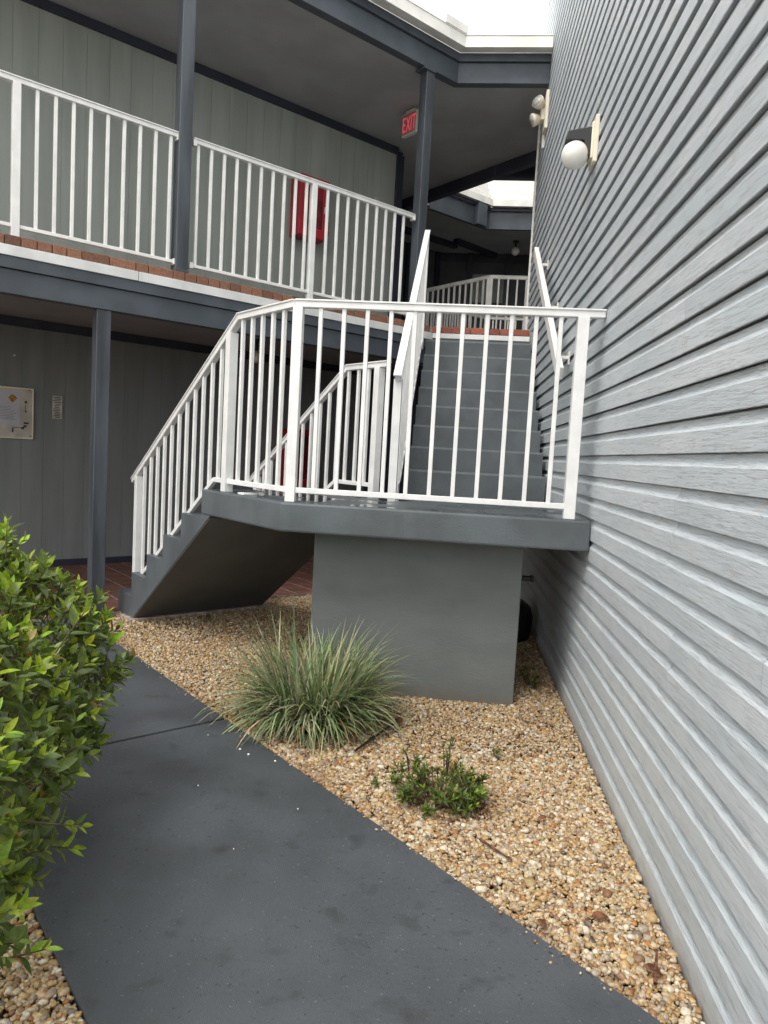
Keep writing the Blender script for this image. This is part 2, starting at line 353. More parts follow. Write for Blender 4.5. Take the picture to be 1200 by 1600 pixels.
# lower flight: waist slab + triangular steps
zs = H - TH
slope = RR / T1
s_bot = C0 + 5 * T1
s0 = C0 + .0; 
sk0, sk1 = .80, C0 + 5 * T1
def soff(s): return (H - TH) - (s - .80) * ((H - TH) / (2.08 - .80))
prof = [(C0, H - RR), (C0, H - TH - .0), ]
# waist: between nosing inner line and soffit line
inner0 = (C0, H - RR)                              # bottom of first riser at landing edge
inner1 = (C0 + 5 * T1, -.03)
w_prof = [(C0 - .002, H - TH), (C0 - .002, H - RR - .0), (C0 + 4 * T1, H - 5 * RR), (C0 + 5 * T1, H - 6 * RR - .0), (C0 + 5 * T1, -.06), (2.08, -.06), (2.08, 0), (soff and .83, H - TH - .02)]
def sweep(name, prof, m, bev=0, w0=0, w1=WF): return extr(name, prof, F(0, w0, 0), DS, Vector((0, 0, 1)), DW * (w1 - w0), m, st, bev=bev)
sweep('flight_slab', [(C0 + .0, H - RR), (C0 + 4 * T1, H - 5 * RR), (C0 + 5 * T1, .001), (C0 + 5 * T1, -.06), (2.08, -.06), (2.08, 0.0), (.81, H - TH - .0005), (C0, H - TH - .0005)], M_STAIR)
# soffit skin in its own dull colour, 2 mm proud
sn = Vector((-(H - TH), 0, -(2.08 - .81))).normalized()
sweep('flight_underside', [(.83, H - TH - .018), (2.07, .005), (2.07 - .003, .001), (.83 - .003, H - TH - .022)], M_SOFFIT, 0, .004, WF - .004)
for k in range(5):
    s_a = C0 + k * T1; zt = H - (k + 1) * RR; zb = H - (k + 2) * RR if k < 4 else .0
    sweep('step', [(s_a + .0004, zt), (s_a + T1, zt), (s_a + T1, zt - RR + .0004)], M_STAIR, .004 if False else 0)
    sweep('nosing', [(s_a + T1 - .022, zt + .001), (s_a + T1 + .001, zt + .001), (s_a + T1 + .001, zt - .012), (s_a + T1 - .022, zt - .002)], M_STAIR, 0, .001, WF - .001)
# concrete footing behind flight toe
sweep('footing', [(2.0, -.05), (2.30, -.05), (2.30, .008), (2.0, .02)], M_MORTAR, .004, -.03, WF + .06)
# upper flight
def up(name, prof, m, x0=XL, x1=-.03, bev=0): return extr(name, prof, (x0, 0, 0), (0, 1, 0), (0, 0, 1), (x1 - x0, 0, 0), m, st, bev=bev)
rt = (FL - .02 - H) / 9.0
rt = .1761
for k in range(8):
    y0 = L2 + k * T2; zt = H + (k + 1) * rt
    up('step', [(y0, zt - rt + .0004), (y0, zt), (y0 + T2 - .0004, zt)], M_STAIR)
    up('nosing', [(y0 - .001, zt - .0145), (y0 - .001, zt + .001), (y0 + .017, zt + .001), (y0 + .017, zt - .004)], M_NOSE, XL + .002, -.032)
ye = L2 + 8 * T2
up('flight_slab', [(L2, H), (ye, H + 8 * rt), (ye, H + 8 * rt - .26), (L2 + .1, H - TH), (L2, H - TH)], M_STAIR)
up('top_riser', [(ye + .0004, H + 7.9 * rt), (ye + .0004, 2.541), (ye + .10, 2.541), (ye + .10, H + 7.9 * rt)], M_STAIR)
# pillar
box('support_pillar', (-.872, 3.876 + .30, (H - TH) / 2 - .02), (1.155, .60, H - TH + .04 - .001), M_PILLAR, st, bev=.004)

# ================================================================== UPPER WALKWAY / BALCONY
bw = thing('upper_walkway', 'upper floor walkway with brick edge and white and blue grey fascia', 'walkway', (-3, 7, 2.5))
fp = [(-8, -8 + CC + .03), (-1.02, -1.02 + CC + .03), (-1.02 + .0, 7.28), (1.6, 7.28), (1.6, 9.23), (-.39, 9.23), (-1.6, 10.44), (-.45, 11.59), (1.6, 11.59), (1.6, 14), (-1.2, 14), (-4.2, 11.0), (-9.5, 5.7)]
fp = [(-8, .30), (-1.03, 7.272), (-.03, 7.275), (1.6, 7.28), (1.6, 9.23), (-.39, 9.23), (-1.6, 10.44), (-.3, 11.74), (1.6, 11.74), (1.6, 14), (-1.2, 14), (-4.2, 11.0), (-9.5, 5.7)]
prism('floor_slab', fp, 2.48, 2.645, M_CEIL, bw)
prism('floor_paving', [(x, y + .08) if y < 7.5 else (x, y) for x, y in fp][:2] + [(1.55, 7.36), (1.55, 9.15), (-.42, 9.15), (-2.2, 10.9), (-9.0, 5.9)], 2.646, 2.653, M_FLOOR, bw)
# edge courses on the balcony side: (z0,z1,proud,mat,name)
xl, xr_ = -7.0, -1.02
def edge(name, z0, z1, proud, m, xa=xl, xb=xr_, depth=.05):
    a = onB(xa, CC, (z0 + z1) / 2); b = onB(xb, CC, (z0 + z1) / 2); n = Vector((q, -q, 0)); sh = n * (proud - depth / 2)
    return bar(name, a + sh, b + sh, depth, z1 - z0, m, bw, bev=.0015)
edge('lower_beam', 2.28, 2.438, 0, M_TRIM, depth=.09)
edge('fascia_board', 2.442, 2.520, .018, M_TRIM, xb=-1.02)
edge('white_flashing', 2.522, 2.590, .028, M_FLASH, xa=xl, xb=-3.118, depth=.03)
edge('white_flashing', 2.522, 2.590, .028, M_FLASH, xa=-3.114, xb=-1.01, depth=.03)
# brick edge of header and stretcher bricks
x = -1.03; k = 0
while x > -5.9:
    wd = random.choice([.095, .095, .10, .19]) ; dx = wd * q
    c = onB(x - dx / 2, CC, 2.625, off=-.03 + random.uniform(-.002, .002)); hh = .062
    box('brick', (c.x, c.y, 2.624 + random.uniform(-.0015, .0015)), (wd - .006, .10, hh), M_BRICK, bw, R45, bev=.003)
    x -= dx; k += 1
box('mortar_strip', onB(-3.5, CC, 2.622, off=-.045), (7.0, .075, .052), M_MORTAR, bw, R45, bev=0)
# end edge over the upper flight
box('end_flashing', (-.53, 7.252, 2.566), (1.0, .02, .048), M_WHITE, bw, bev=.001)
x = -.035
for wd in (.19, .10, .10, .19, .19, .10, .10):
    box('brick', (x - wd / 2, 7.285, 2.624), (wd - .006, .09, .062), M_BRICKR, bw, bev=.003); x -= wd
# bricks along the far courtyard edge
for k in range(16):
    p = Vector((-.39 - (k + .5) * .1 * q, 9.23 + (k + .5) * .1 * q, 2.66))
    if k < 12: box('brick', p + Vector((-.03, -.03, 0)), (.094, .09, .05), M_BRICKR, bw, -R45, bev=.002)

# ceiling light globe under walkway
def ceil_globe(label, c, r, ztop, name='ceiling_globe_light'):
    t = thing(name, label, 'lamp', (c[0], c[1], ztop), group='small round ceiling lamps')
    lathe('lamp_base', [(r * .7, -.02), (r * .75, .0)], (c[0], c[1], ztop - .002), M_LAMPBLK, t, 20)
    lathe('lamp_neck', [(r * .25, 0), (r * .25, ztop - .02 - (c[2] + r * .85))], (c[0], c[1], c[2] + r * .85), M_LAMPBLK, t, 12)
    globe('lamp_shade', c, r, M_GLOBE, t); return t
ceil_globe('dim white globe lamp under the ground floor ceiling, behind the white railing', (-2.84, 7.40, 2.30), .066, 2.478)
ceil_globe('small dim globe lamp on the far wing ceiling in the dark', (.115, 12.45, 4.90), .07, 5.068)

# ================================================================== WALLS
def board_wall(name, label, c, x0, x1, z0, z1, m, ph, trims, wx=.2):
    t = thing(name, label, 'wall', onB((x0 + x1) / 2, c, z0))
    a0, a1 = (2 * x0 + c) * q, (2 * x1 + c) * q; b = c * q
    box('wall_core', W((a0 + a1) / 2, b + .059, (z0 + z1) / 2), (a1 - a0, .092, z1 - z0), m, t, R45, bev=0)
    a = a1 - ph
    while a > a0 + .05:
        wd = min(wx, a - a0)
        for (aa, ww) in ((a - wd / 2, wd - .0035),):
            box('wall_board', W(aa, b + .014, (z0 + z1) / 2), (ww, .010, z1 - z0 - .002), m, t, R45, bev=.0015)
        a -= wx
    for nm, za, zb in trims:
        box(nm, W((a0 + a1) / 2, b - .008, (za + zb) / 2), (a1 - a0 + .01, .028, zb - za), M_DARKTRIM, t, R45, bev=.002)
    return t, a0, a1, b
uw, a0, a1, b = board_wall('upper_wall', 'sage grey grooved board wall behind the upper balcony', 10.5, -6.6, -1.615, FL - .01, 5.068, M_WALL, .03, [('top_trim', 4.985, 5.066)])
box('corner_trim', W(a1 + .045, b - .006, 3.82), (.10, .036, 2.33), M_DARKTRIM, uw, R45, bev=.002)
box('return_wall', W(a1 - .03, b + 1.6, 3.86), (.10, 3.1, 2.40), M_WALL, uw, R45, bev=0)
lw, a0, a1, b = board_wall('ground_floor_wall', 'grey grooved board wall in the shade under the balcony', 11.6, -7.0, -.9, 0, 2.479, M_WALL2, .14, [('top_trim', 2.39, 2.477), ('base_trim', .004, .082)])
# added wall that stops courtyard light leaking into the ground floor passage
cw = thing('added_light_block_wall', 'dark wall added behind the stairs to keep courtyard light out of the ground floor passage', 'wall', (-1, 9.2, 0))
box('light_block_panel', ((-1.9 + .0) / 2 - .1, 8.9, 1.24), (2.9, .1, 2.476), M_DARKTRIM, cw, -R45, bev=0)
# far wing walls
fw = thing('far_wing', 'shaded far wing of the building across the inner courtyard', 'building', (-1, 13, 2.6))
def seg_wall(name, p0, p1, z0, z1, th, m, parent): 
    return bar(name, (*p0, (z0 + z1) / 2), (*p1, (z0 + z1) / 2), th, z1 - z0, m, parent, bev=0)
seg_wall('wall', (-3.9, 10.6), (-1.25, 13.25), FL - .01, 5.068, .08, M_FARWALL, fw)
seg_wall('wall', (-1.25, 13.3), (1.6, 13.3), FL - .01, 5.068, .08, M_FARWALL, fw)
seg_wall('unseen_light_block_wall', (.95, 7.45), (.95, 13.2), 0, 6.9, .1, M_WALL2, fw)  # out of view, added to cut the light in the inner courtyard
for p in ((-1.72, 12.70), (-1.22, 13.20), (-.62, 13.22), (.05, 13.22)):
    box('wall_trim', (*p, 3.86), (.10, .06, 2.40), M_DARKTRIM, fw, R45 if p[0] < -1 else 0)
box('wall_trim', (.2, 13.235, 4.98), (2.8, .03, .14), M_DARKTRIM, fw)
box('window_panel', (-.30, 13.24, 4.45), (.62, .02, .5), M_WALL, fw)
seg_wall('beam', (-.40 - .9, 11.74 - .9), (-.40, 11.74), 5.02, 5.29, .06, M_TRIM, fw)
seg_wall('beam', (-.385, 11.755), (1.6, 11.755), 5.03, 5.29, .06, M_TRIM, fw)
seg_wall('fascia_board', (-.38 - .9, 11.70 - .9), (-.38, 11.70), 5.30, 5.345, .06, M_DARKTRIM, fw)
seg_wall('fascia_board', (-.37, 11.715), (1.6, 11.715), 5.30, 5.345, .06, M_DARKTRIM, fw)
box('boxed_post_cap', (-.535, 11.52, 5.21), (.20, .13, .40), M_TRIM, fw, R45)
seg_wall('gutter', (-1.2, 10.83), (-.36, 11.66), 5.35, 5.45, .10, M_GUT, fw)
seg_wall('gutter', (-.345, 11.66), (1.6, 11.66), 5.35, 5.45, .10, M_GUT, fw)
for k in range(9):
    z = 5.46 + k * .105; y = 11.74 + k * .045
    bar('shingle_course', (-.38 - k * .02, y, z + .05), (.88, y, z + .05), .045, .095, M_SHINGLE, fw, bev=.001)
    bar('shingle_course', (-1.42 - k * .03, y - 1.06, z + .05), (-.38 - k * .03, y + .0, z + .05), .045, .095, M_SHINGLE, fw, bev=.001)
# ================================================================== ROOF
rf = thing('roof', 'flat grey ceilinged roof with blue grey beams and cream gutter over the balcony', 'roof', (-3, 7, 5.1))
cp = [(-8.0, .30), (-.92, 7.38), (1.6, 7.40), (1.6, 9.42), (-.40, 9.42), (-1.56, 10.58), (-.42, 11.74), (1.6, 11.76), (1.6, 14), (-1.2, 14), (-4.2, 11.0), (-9.5, 5.7)]
prism('ceiling', cp, 5.07, 5.10, M_CEIL, rf)
prism('roof_deck', [(x, y) for x, y in cp], 5.34, 5.39, M_GUT, rf)
def mitre(name, z0, z1, off, depth, m, lip=None):
    # runs along the balcony line then square to the siding wall; off = distance in front of the beam face
    o1 = off; o2 = off - depth
    def pts(o): 
        yy = 7.37 - o; xx = (yy - (CC - o / q)); xx = yy - CC + o / q
        return [(-8.0, -8.0 + CC - o / q), (xx, yy), (-.004 if m is not M_TRIM else -.004, yy)]
    A = pts(o1); Bq = pts(o2)[::-1]
    return prism(name, [A[0], A[1], A[2], Bq[0], Bq[1], Bq[2]], z0, z1, m, rf, bev=.002)
mitre('beam', 5.062, 5.252, 0, .09, M_TRIM)
mitre('fascia_board', 5.256, 5.332, .028, .10, M_TRIM)
mitre('gutter', 5.334, 5.432, .14, .11, M_GUT)
mitre('gutter_bottom_lip', 5.322, 5.333, .148, .03, M_GUT)
mitre('gutter_rim', 5.433, 5.443, .147, .014, M_GUT)
# diverter standing on the gutter
dv = [(-1.03, 7.03), (-.775, 7.285 - .06), (-.53, 7.225)]
dv = [(-1.035, 7.055), (-.825, 7.265), (-.545, 7.265)]
dv = [(a, b2 - .03) for a, b2 in dv]
th2 = .012
for (p, r_) in ((dv[0], dv[1]), (dv[1], dv[2])):
    bar('rain_diverter', (*p, 5.482), (*r_, 5.482), th2, .078, M_WHITE2, rf, bev=.001)
# far eave beam of this roof (over the inner courtyard)
seg_wall('courtyard_beam', (.62, 8.38), (-2.6, 11.6), 4.93, 5.069, .09, M_DARKTRIM, rf)
seg_wall('courtyard_beam', (-.42, 9.38), (1.6, 9.38), 4.91, 5.069, .09, M_DARKTRIM, rf)
seg_wall('ceiling_strip', (-3.3, 10.3), (-.9, 12.7), 4.99, 5.068, .10, M_DARKTRIM, rf)
seg_wall('ceiling_strip', (-1.6, 9.0), (-3.4, 10.8), 4.99, 5.068, .10, M_DARKTRIM, rf)
seg_wall('ceiling_strip', (-.9, 12.4), (-.2, 13.2), 4.99, 5.068, .10, M_DARKTRIM, rf)

# ================================================================== POSTS
def post(x, c, z0, z1, label, plate=True):
    p = onB(x, c, 0, off=0); ctr = Vector((p.x, p.y, 0)) + Vector((-q, q, 0)) * .05
    t = thing('support_post', label, 'post', (ctr.x, ctr.y, z0), group='blue grey wooden posts holding up the walkway and the roof')
    box('shaft', (ctr.x, ctr.y, (z0 + z1) / 2), (.102, .10, z1 - z0), M_POST, t, R45, bev=.004)
    if plate: box('top_plate', (ctr.x - .02, ctr.y - .02, z1 - .004 - .012), (.15, .13, .016), M_TRIM, t, R45)
    box('base_block', (ctr.x, ctr.y, z0 + .012), (.112, .11, .022), M_TRIM, t, R45)
    return t
post(-3.285, CC + .01, .004, 2.279, 'blue grey ground floor post in front of the shaded wall, beside the hedge', False)
post(-2.875, CC + .0, 2.657, 5.061, 'blue grey upper post standing between the two sections of balcony railing')
post(-1.150, CC + .0, 2.657, 5.061, 'blue grey upper post at the head of the stairs beside the exit sign')

# ================================================================== RAILINGS
RG = 'white metal picket railings'
def rail(name, label, loc): return thing('railing', label, 'railing', loc, group=RG)
def toprail(t, p0, p1, m=M_WHITE, e0=0, e1=0):
    p0, p1 = Vector(p0), Vector(p1); up_ = Vector((0, 0, 1)); d = (p1 - p0).normalized()
    o = bar('top_rail', p0 - up_ * .024 - d * e0, p1 - up_ * .024 + d * e1, .042, .034, m, t, bev=.003)
    bar('rail_cap', p0 - up_ * .0045 - d * (e0 + .002), p1 - up_ * .0045 + d * (e1 + .002), .056, .009, m, t, bev=.002)
def vert_(name, x, y, z0, z1, s, m, t, rz): box(name, (x, y, (z0 + z1) / 2), (s, s, z1 - z0), m, t, rz, bev=.0018)
# balcony railing, left section
def balcony_rail(label, xa, xb, pk, posts, ext0, ext1):
    t = rail('railing', label, onB((xa + xb) / 2, 8.33, FL))
    P0, P1 = onB(xa, 8.33, 3.69), onB(xb, 8.33, 3.69); toprail(t, P0, P1)
    bar('bottom_rail', onB(xa, 8.33, 2.732), onB(xb, 8.33, 2.732), .03, .024, M_WHITE, t)
    for x in pk: p = onB(x, 8.33, 0); vert_('picket', p.x, p.y, 2.742, 3.652, .022, M_WHITE, t, R45)
    for x in posts: p = onB(x, 8.33, 0); vert_('rail_post', p.x, p.y, FL, 3.652, .05, M_WHITE, t, R45)
    for x in (ext0, ext1):
        if x:
            p = onB(x, 8.33, 0); box('end_bracket', (p.x, p.y, 3.655), (.03, .05, .05), M_WHITE, t, R45); box('end_bracket', (p.x, p.y, 2.732), (.03, .045, .045), M_WHITE, t, R45)
    return t
pk = [-2.976 - .0822 * i for i in range(9)]
pk += [-3.805 - .0822 * i for i in range(9)]; 
pk2 = [-4.63 - .0822 * i for i in range(14)]
balcony_rail('white balcony railing on the left, ending at the upper post', -5.8, -2.935, pk + pk2, [-3.724, -4.545], None, -2.938)
pk = [-2.82 + .0785 * i for i in range(20)]
pk = [x for x in pk if abs(x + 2.061) > .035]
balcony_rail('white balcony railing in front of the red extinguisher cabinet, ending near the stair head', -2.85, -1.24, pk, [-2.061], -2.845, -1.245)
# landing and lower flight railing
t = rail('railing', 'white railing round the front of the landing and down the lower flight', (-1.2, 3.66, H))
yr = L + .06; zt = H + 1.043
cx, cy = -1.559, yr
def G(s, z, w_=.062): return F(s, w_, z)
pc = G(-.02 + .0, zt); pc = Vector((XB + .062 * (math.sqrt(2) - 1) , yr, zt))
def sp(s): v = pc + DS * s; return v
toprail(t, (pc.x, pc.y, zt), (-.004, yr, zt)); 
S1 = .63 - .0; 
k1 = Vector((sp(.60).x, sp(.60).y, zt)); toprail(t, (pc.x, pc.y, zt), k1, e0=.0, e1=.01)
rs = .6445; S2 = 2.235
k2 = Vector((sp(S2).x, sp(S2).y, zt - (S2 - .60) * rs)); toprail(t, k1, k2)
zb = H + .062
bar('bottom_rail', (pc.x, pc.y, zb), (-.10, yr, zb), .028, .028, M_WHITE, t)
b1 = sp(.86); bar('bottom_rail', (pc.x, pc.y, zb), (b1.x, b1.y, zb), .028, .028, M_WHITE, t)
b2 = sp(2.12); bar('bottom_rail', (b1.x, b1.y, zb), (b2.x, b2.y, zb - (2.12 - .86) * .685), .028, .028, M_WHITE, t)
for i in range(12):
    x = -1.549 + (i + 1) * (1.455 / 12)
    if i < 11: vert_('picket', x, yr, zb, zt - .04, .021, M_WHITE, t, 0)
vert_('rail_post', -.108, yr - .0, H, zt - .04, .056, M_WHITE, t, 0)
vert_('rail_post', pc.x + .012, pc.y + .004, H - .0, zt - .04, .052, M_WHITE, t, 0)
for s in (.113, .226, .339, .452, .565): p = sp(s); vert_('picket', p.x, p.y, zb, zt - .04, .021, M_WHITE, t, R45)
p = sp(.70); vert_('rail_post', p.x, p.y, H, zt - .04 - .1 * rs, .055, M_WHITE, t, R45)
for i in range(11):
    s = .70 + (i + 1) * .1195; p = sp(s); zbb = zb if s < .86 else zb - (s - .86) * .685
    vert_('picket', p.x, p.y, zbb, zt - .045 - (s - .60) * rs, .021, M_WHITE, t, R45)
p = sp(2.135); vert_('rail_post', p.x, p.y, H - 5 * RR, zt - .045 - (2.135 - .6) * rs, .05, M_WHITE, t, R45)
p = sp(.44); box('foot_plate', (p.x, p.y, H + .006), (.09, .07, .012), M_WHITE, t, R45)
# inner railing of the lower flight
t = rail('railing', 'short white railing on the inner side of the lower flight, behind the landing', (-1.8, 5.4, H))
wi = 3.55
def I(x, z): return Vector((x, wi - x, z))
zi = 1.965
toprail(t, I(-1.175, zi), I(-1.485, zi)); toprail(t, I(-1.485, zi), I(-2.44, 1.072))
slp = (zi - 1.072) / (2.44 - 1.485)
vert_('rail_post', -1.235, wi + 1.235, H, zi - .04, .055, M_WHITE, t, R45)
vert_('rail_post', -2.36, wi + 2.36, .24, 1.072 + .08 * slp - .045, .05, M_WHITE, t, R45)
bar('bottom_rail', I(-1.25, zb), I(-1.55, zb), .028, .028, M_WHITE, t); bar('bottom_rail', I(-1.55, zb), I(-2.36, zb - .81 * slp), .028, .028, M_WHITE, t)
for i in range(13):
    x = -1.235 - (i + 1) * .0805
    if x < -2.3: break
    ztp = zi - .04 if x > -1.485 else zi - .045 + (x + 1.485) * slp
    zbb = zb if x > -1.55 else zb + (x + 1.55) * slp
    vert_('picket', x, wi - x, zbb, ztp, .021, M_WHITE, t, R45)
# upper flight left railing
t = rail('railing', 'steep white railing on the left side of the upper flight', (-1.08, 5.8, 2))
X1 = -1.085; ya, za, yb_, zb_ = 4.45, 1.845, 6.93, 3.50
sl_ = (zb_ - za) / (yb_ - ya)
bar('top_rail', (X1, ya, za - .006), (X1, yb_, zb_ - .006), .052, .012, M_WHITE, t); bar('rail_body', (X1, ya + .02, za - .022), (X1, yb_, zb_ - .03), .034, .03, M_WHITE, t)
vert_('rail_post', X1, 4.53, H, za - .02, .052, M_WHITE, t, 0)
vert_('rail_post', X1, 6.87, H + .176 + (6.87 - L2) * .70 - .02, zb_ - .07, .045, M_WHITE, t, 0)
bar('bottom_rail', (X1, 4.9, H + .06), (X1, 5.05, H + .10), .025, .025, M_WHITE, t)
bar('bottom_rail', (X1, 5.05, H + .10), (X1, 6.87, H + .10 + 1.82 * .70), .028, .03, M_WHITE, t)
for i in range(20):
    y = 4.65 + i * .1135
    if y > 6.8: break
    z_b = H if y < 5.05 else H + .10 + (y - 5.05) * .70
    vert_('picket', X1, y, z_b, za - .03 + (y - ya) * sl_, .021, M_WHITE, t, 0)
# handrail on the siding
t = thing('handrail', 'white board handrail fixed to the siding beside the upper flight', 'handrail', (-.06, 5.5, 2.5))
h0, h1 = Vector((-.085, 4.52, 1.905)), Vector((-.085, 6.62, 3.235))
bar('rail_board', h0, h1, .040, .085, M_WHITE2, t, bev=.004)
for y in (4.75, 5.5, 6.35):
    z = h0.z + (y - h0.y) * (h1.z - h0.z) / (h1.y - h0.y)
    br = box('bracket', (-.035, y, z - .015), (.07, .022, .022), M_WHITE2, t, bev=.003); box('bracket_plate', (-.004, y, z - .02), (.008, .06, .085), M_WHITE2, t)
# far courtyard railing
t = rail('railing', 'small far white railing round the inner courtyard beyond the stair head', (-.4, 9.3, FL))
fr = FL + 1.02
fA, fB_, fC = Vector((-1.25, 10.10, fr)), Vector((-.39, 9.24, fr)), Vector((.6, 9.24, fr))
toprail(t, fA, fB_, M_WHITE2); toprail(t, fB_, fC, M_WHITE2)
for a_, b_ in ((fA, fB_), (fB_, fC)): bar('bottom_rail', (*a_.xy, FL + .08), (*b_.xy, FL + .08), .03, .025, M_WHITE2, t)
vert_('rail_post', fB_.x, fB_.y, FL, fr - .04, .075, M_WHITE2, t, 0)
for i in range(11): p = fB_ + (fA - fB_) * ((i + 1) / 11.6); vert_('picket', p.x, p.y, FL + .08, fr - .04, .022, M_WHITE2, t, R45)
for i in range(8): vert_('picket', -.39 + (i + 1) * .115, 9.24, FL + .08, fr - .04, .022, M_WHITE2, t, 0)
t = rail('railing', 'farthest white railing on the opposite side of the inner courtyard', (-.4, 11.8, FL))
gA, gB, gC = Vector((-1.3, 10.78, fr - .02)), Vector((-.33, 11.75, fr - .02)), Vector((1.3, 11.75, fr - .02))
toprail(t, gA, gB, M_WHITE2); toprail(t, gB, gC, M_WHITE2)
for a_, b_ in ((gA, gB), (gB, gC)): bar('bottom_rail', (*a_.xy, FL + .08), (*b_.xy, FL + .08), .03, .025, M_WHITE2, t)
for i in range(13): p = gB + (gA - gB) * (i / 12); vert_('picket', p.x, p.y, FL + .08, fr - .05, .022, M_WHITE2, t, R45)
for i in range(13): vert_('picket', gB.x + (i + 1) * .12, 11.75, FL + .08, fr - .05, .022, M_WHITE2, t, 0)

# ================================================================== FIXTURES
# extinguisher cabinets
def cabinet(label, ca, c, z0, z1, wd=.36, opened=True):
    b_ = c * q; t = thing('fire_extinguisher_cabinet', label, 'cabinet', W(ca, b_ - .1, z0), group='red fire extinguisher cabinets')
    h = z1 - z0; zc = (z0 + z1) / 2; D_ = .17
    box('cabinet_back', W(ca, b_ - .012, zc), (wd, .012, h), M_RED, t, R45)
    for sx in (-1, 1): box('cabinet_side', W(ca + sx * (wd / 2 - .006), b_ - D_ / 2 - .018, zc), (.012, D_, h), M_RED, t, R45)
    for z in (z0 + .006, z1 - .006): box('cabinet_end', W(ca, b_ - D_ / 2 - .018, z), (wd - .026, D_, .012), M_RED, t, R45)
    fy = b_ - D_ - .028
    d = box('door', W(ca, fy, z0 + .05), (wd, .016, .10), M_RED, t, R45)
    box('door_rail', W(ca, fy, z1 - .035), (wd, .016, .07), M_RED, t, R45)
    for sx in (-1, 1): box('door_stile', W(ca + sx * (wd / 2 - .05), fy, zc), (.10 if sx < 0 else .05, .015, h - .172), M_RED, t, R45)
    box('door_glass', W(ca, fy + .012, zc), (wd - .13, .004, h - .17), M_REDD, t, R45)
    p = W(ca + .03, b_ - .10, z0 + .03)
    lathe('extinguisher', [(.055, 0), (.062, .02), (.062, .36), (.045, .41), (.02, .44), (.02, .47)], p, M_RED, t, 16)
    box('handle', W(ca + wd / 2 - .05, fy - .014, zc), (.018, .02, .07), M_FLASH, t, R45)
    return t
c0 = (-2.51 * 2 + 10.5) * q
cabinet('red fire extinguisher cabinet on the upper wall behind the balcony railing', (-2.62 * 2 + 10.3) * q + .275, 10.5, 3.67, 4.30, .37)
cabinet('red fire extinguisher cabinet on the ground floor wall, seen through the stair railings', (-2.74 * 2 + 11.6) * q, 11.6, .885, 1.60, .38)
def plate(name, label, cat, x, c, z0, z1, wd, m, th=.008):
    return None
def sign(name, label, xc, c, z0, z1, wd, m, lines, mi, hd=0, group=None):
    t = thing(name, label, 'sign', onB(xc, c, z0), group=group); b_ = c * q; a = (2 * xc + c) * q
    box('plate', W(a, b_ - .007, (z0 + z1) / 2), (wd, .008, z1 - z0), m, t, R45, bev=.001)
    for (da, z, lw_, lh) in lines: box('printed_line', W(a + da, b_ - .0125, z), (lw_, .002, lh), mi, t, R45, bev=0)
    return t
random.seed(5)
def ln(z0, z1, wd, n, h=.006): return [(random.uniform(-.1, .1) * wd, z1 - (i + .7) * (z1 - z0) / (n + .4), wd * random.uniform(.5, .85), h) for i in range(n)]
sign('wall_sign', 'small tan plate on the upper wall right of the red cabinet', -2.33, 10.5, 4.03, 4.10, .115, M_TAN, ln(4.03, 4.10, .115, 3, .005), M_INKG)
sign('wall_sign', 'small salmon plate below the tan plate beside the upper red cabinet', -2.33, 10.5, 3.80, 3.96, .115, M_SALMON, ln(3.80, 3.95, .115, 4, .012), M_INK)
sign('wall_sign', 'narrow cream plate near the right corner of the upper wall', -1.815, 10.5, 4.22, 4.41, .07, M_PAPER, ln(4.22, 4.4, .07, 9, .007), M_INKG)
sign('wall_sign', 'narrow white rules plate on the ground floor wall right of the notice board', -4.73, 11.6, 1.525, 1.755, .093, M_PAPER, ln(1.53, 1.75, .09, 13, .007), M_INK)
sign('wall_sign', 'small cream plate on the ground floor wall beside the lower red cabinet', -2.50, 11.6, 1.22, 1.32, .10, M_TAN, ln(1.23, 1.31, .1, 3, .006), M_INKG)
# notice board
t = thing('notice_board', 'white framed notice board with a printed sheet on the shaded ground floor wall', 'notice board', onB(-5.0, 11.6, 1.3))
b_ = 11.6 * q; ar = (2 * -4.892 + 11.6) * q; wdn = .47; an = ar - wdn / 2
box('board', W(an, b_ - .012, 1.553), (wdn, .016, .49), M_PAPER, t, R45)
for dz in (-.243, .243): box('frame', W(an, b_ - .018, 1.553 + dz), (wdn + .006, .014, .012), M_CREAM, t, R45)
for da in (-wdn / 2, wdn / 2): box('frame', W(an + da, b_ - .0185, 1.553), (.012, .014, .474), M_CREAM, t, R45)
sh = box('printed_sheet', W(an - .035, b_ - .0225, 1.60), (.30, .003, .33), M_PAPERB, t, R45, bev=0)
dm = raw('diamond_symbol', [W(ar - .185 + dx, b_ - .0255 - k * .002, 1.695 + dz) for k in (0, 1) for dx, dz in ((-.042, 0), (0, -.042), (.042, 0), (0, .042))], [(0, 1, 2, 3), (4, 7, 6, 5), (0, 4, 5, 1), (1, 5, 6, 2), (2, 6, 7, 3), (3, 7, 4, 0)], M_ORANGE, sh)
for i in range(9): box('printed_line', W(an - .035 + random.uniform(-.01, .01), b_ - .0245, 1.61 - i * .015), (random.uniform(.16, .22), .002, .005), M_INKG, sh, R45, bev=0)
for da, z, ww, hh in ((.045, 1.665, .022, .022), (.04, 1.60, .005, .07), (.045, 1.575, .016, .012), (.05, 1.46, .045, .018), (.04, 1.43, .03, .02), (.02, 1.41, .03, .022), (-.07, 1.385, .014, .04), (-.03, 1.412, .09, .006), (.075, 1.785, .012, .012), (.09, 1.335, .02, .008)):
    box('ink_mark', W(ar - .11 + da, b_ - .0215, z), (ww, .002, hh), M_INK, t, R45, bev=0)
o = box('wall_stud', onB(-5.0, 11.57, 2.106), (.02, .02, .02), M_FLASH, None, R45, bev=.004)
o.name = 'wall_hook'; tag(o, 'tiny pale metal hook high on the ground floor wall above the notice board', 'hook')
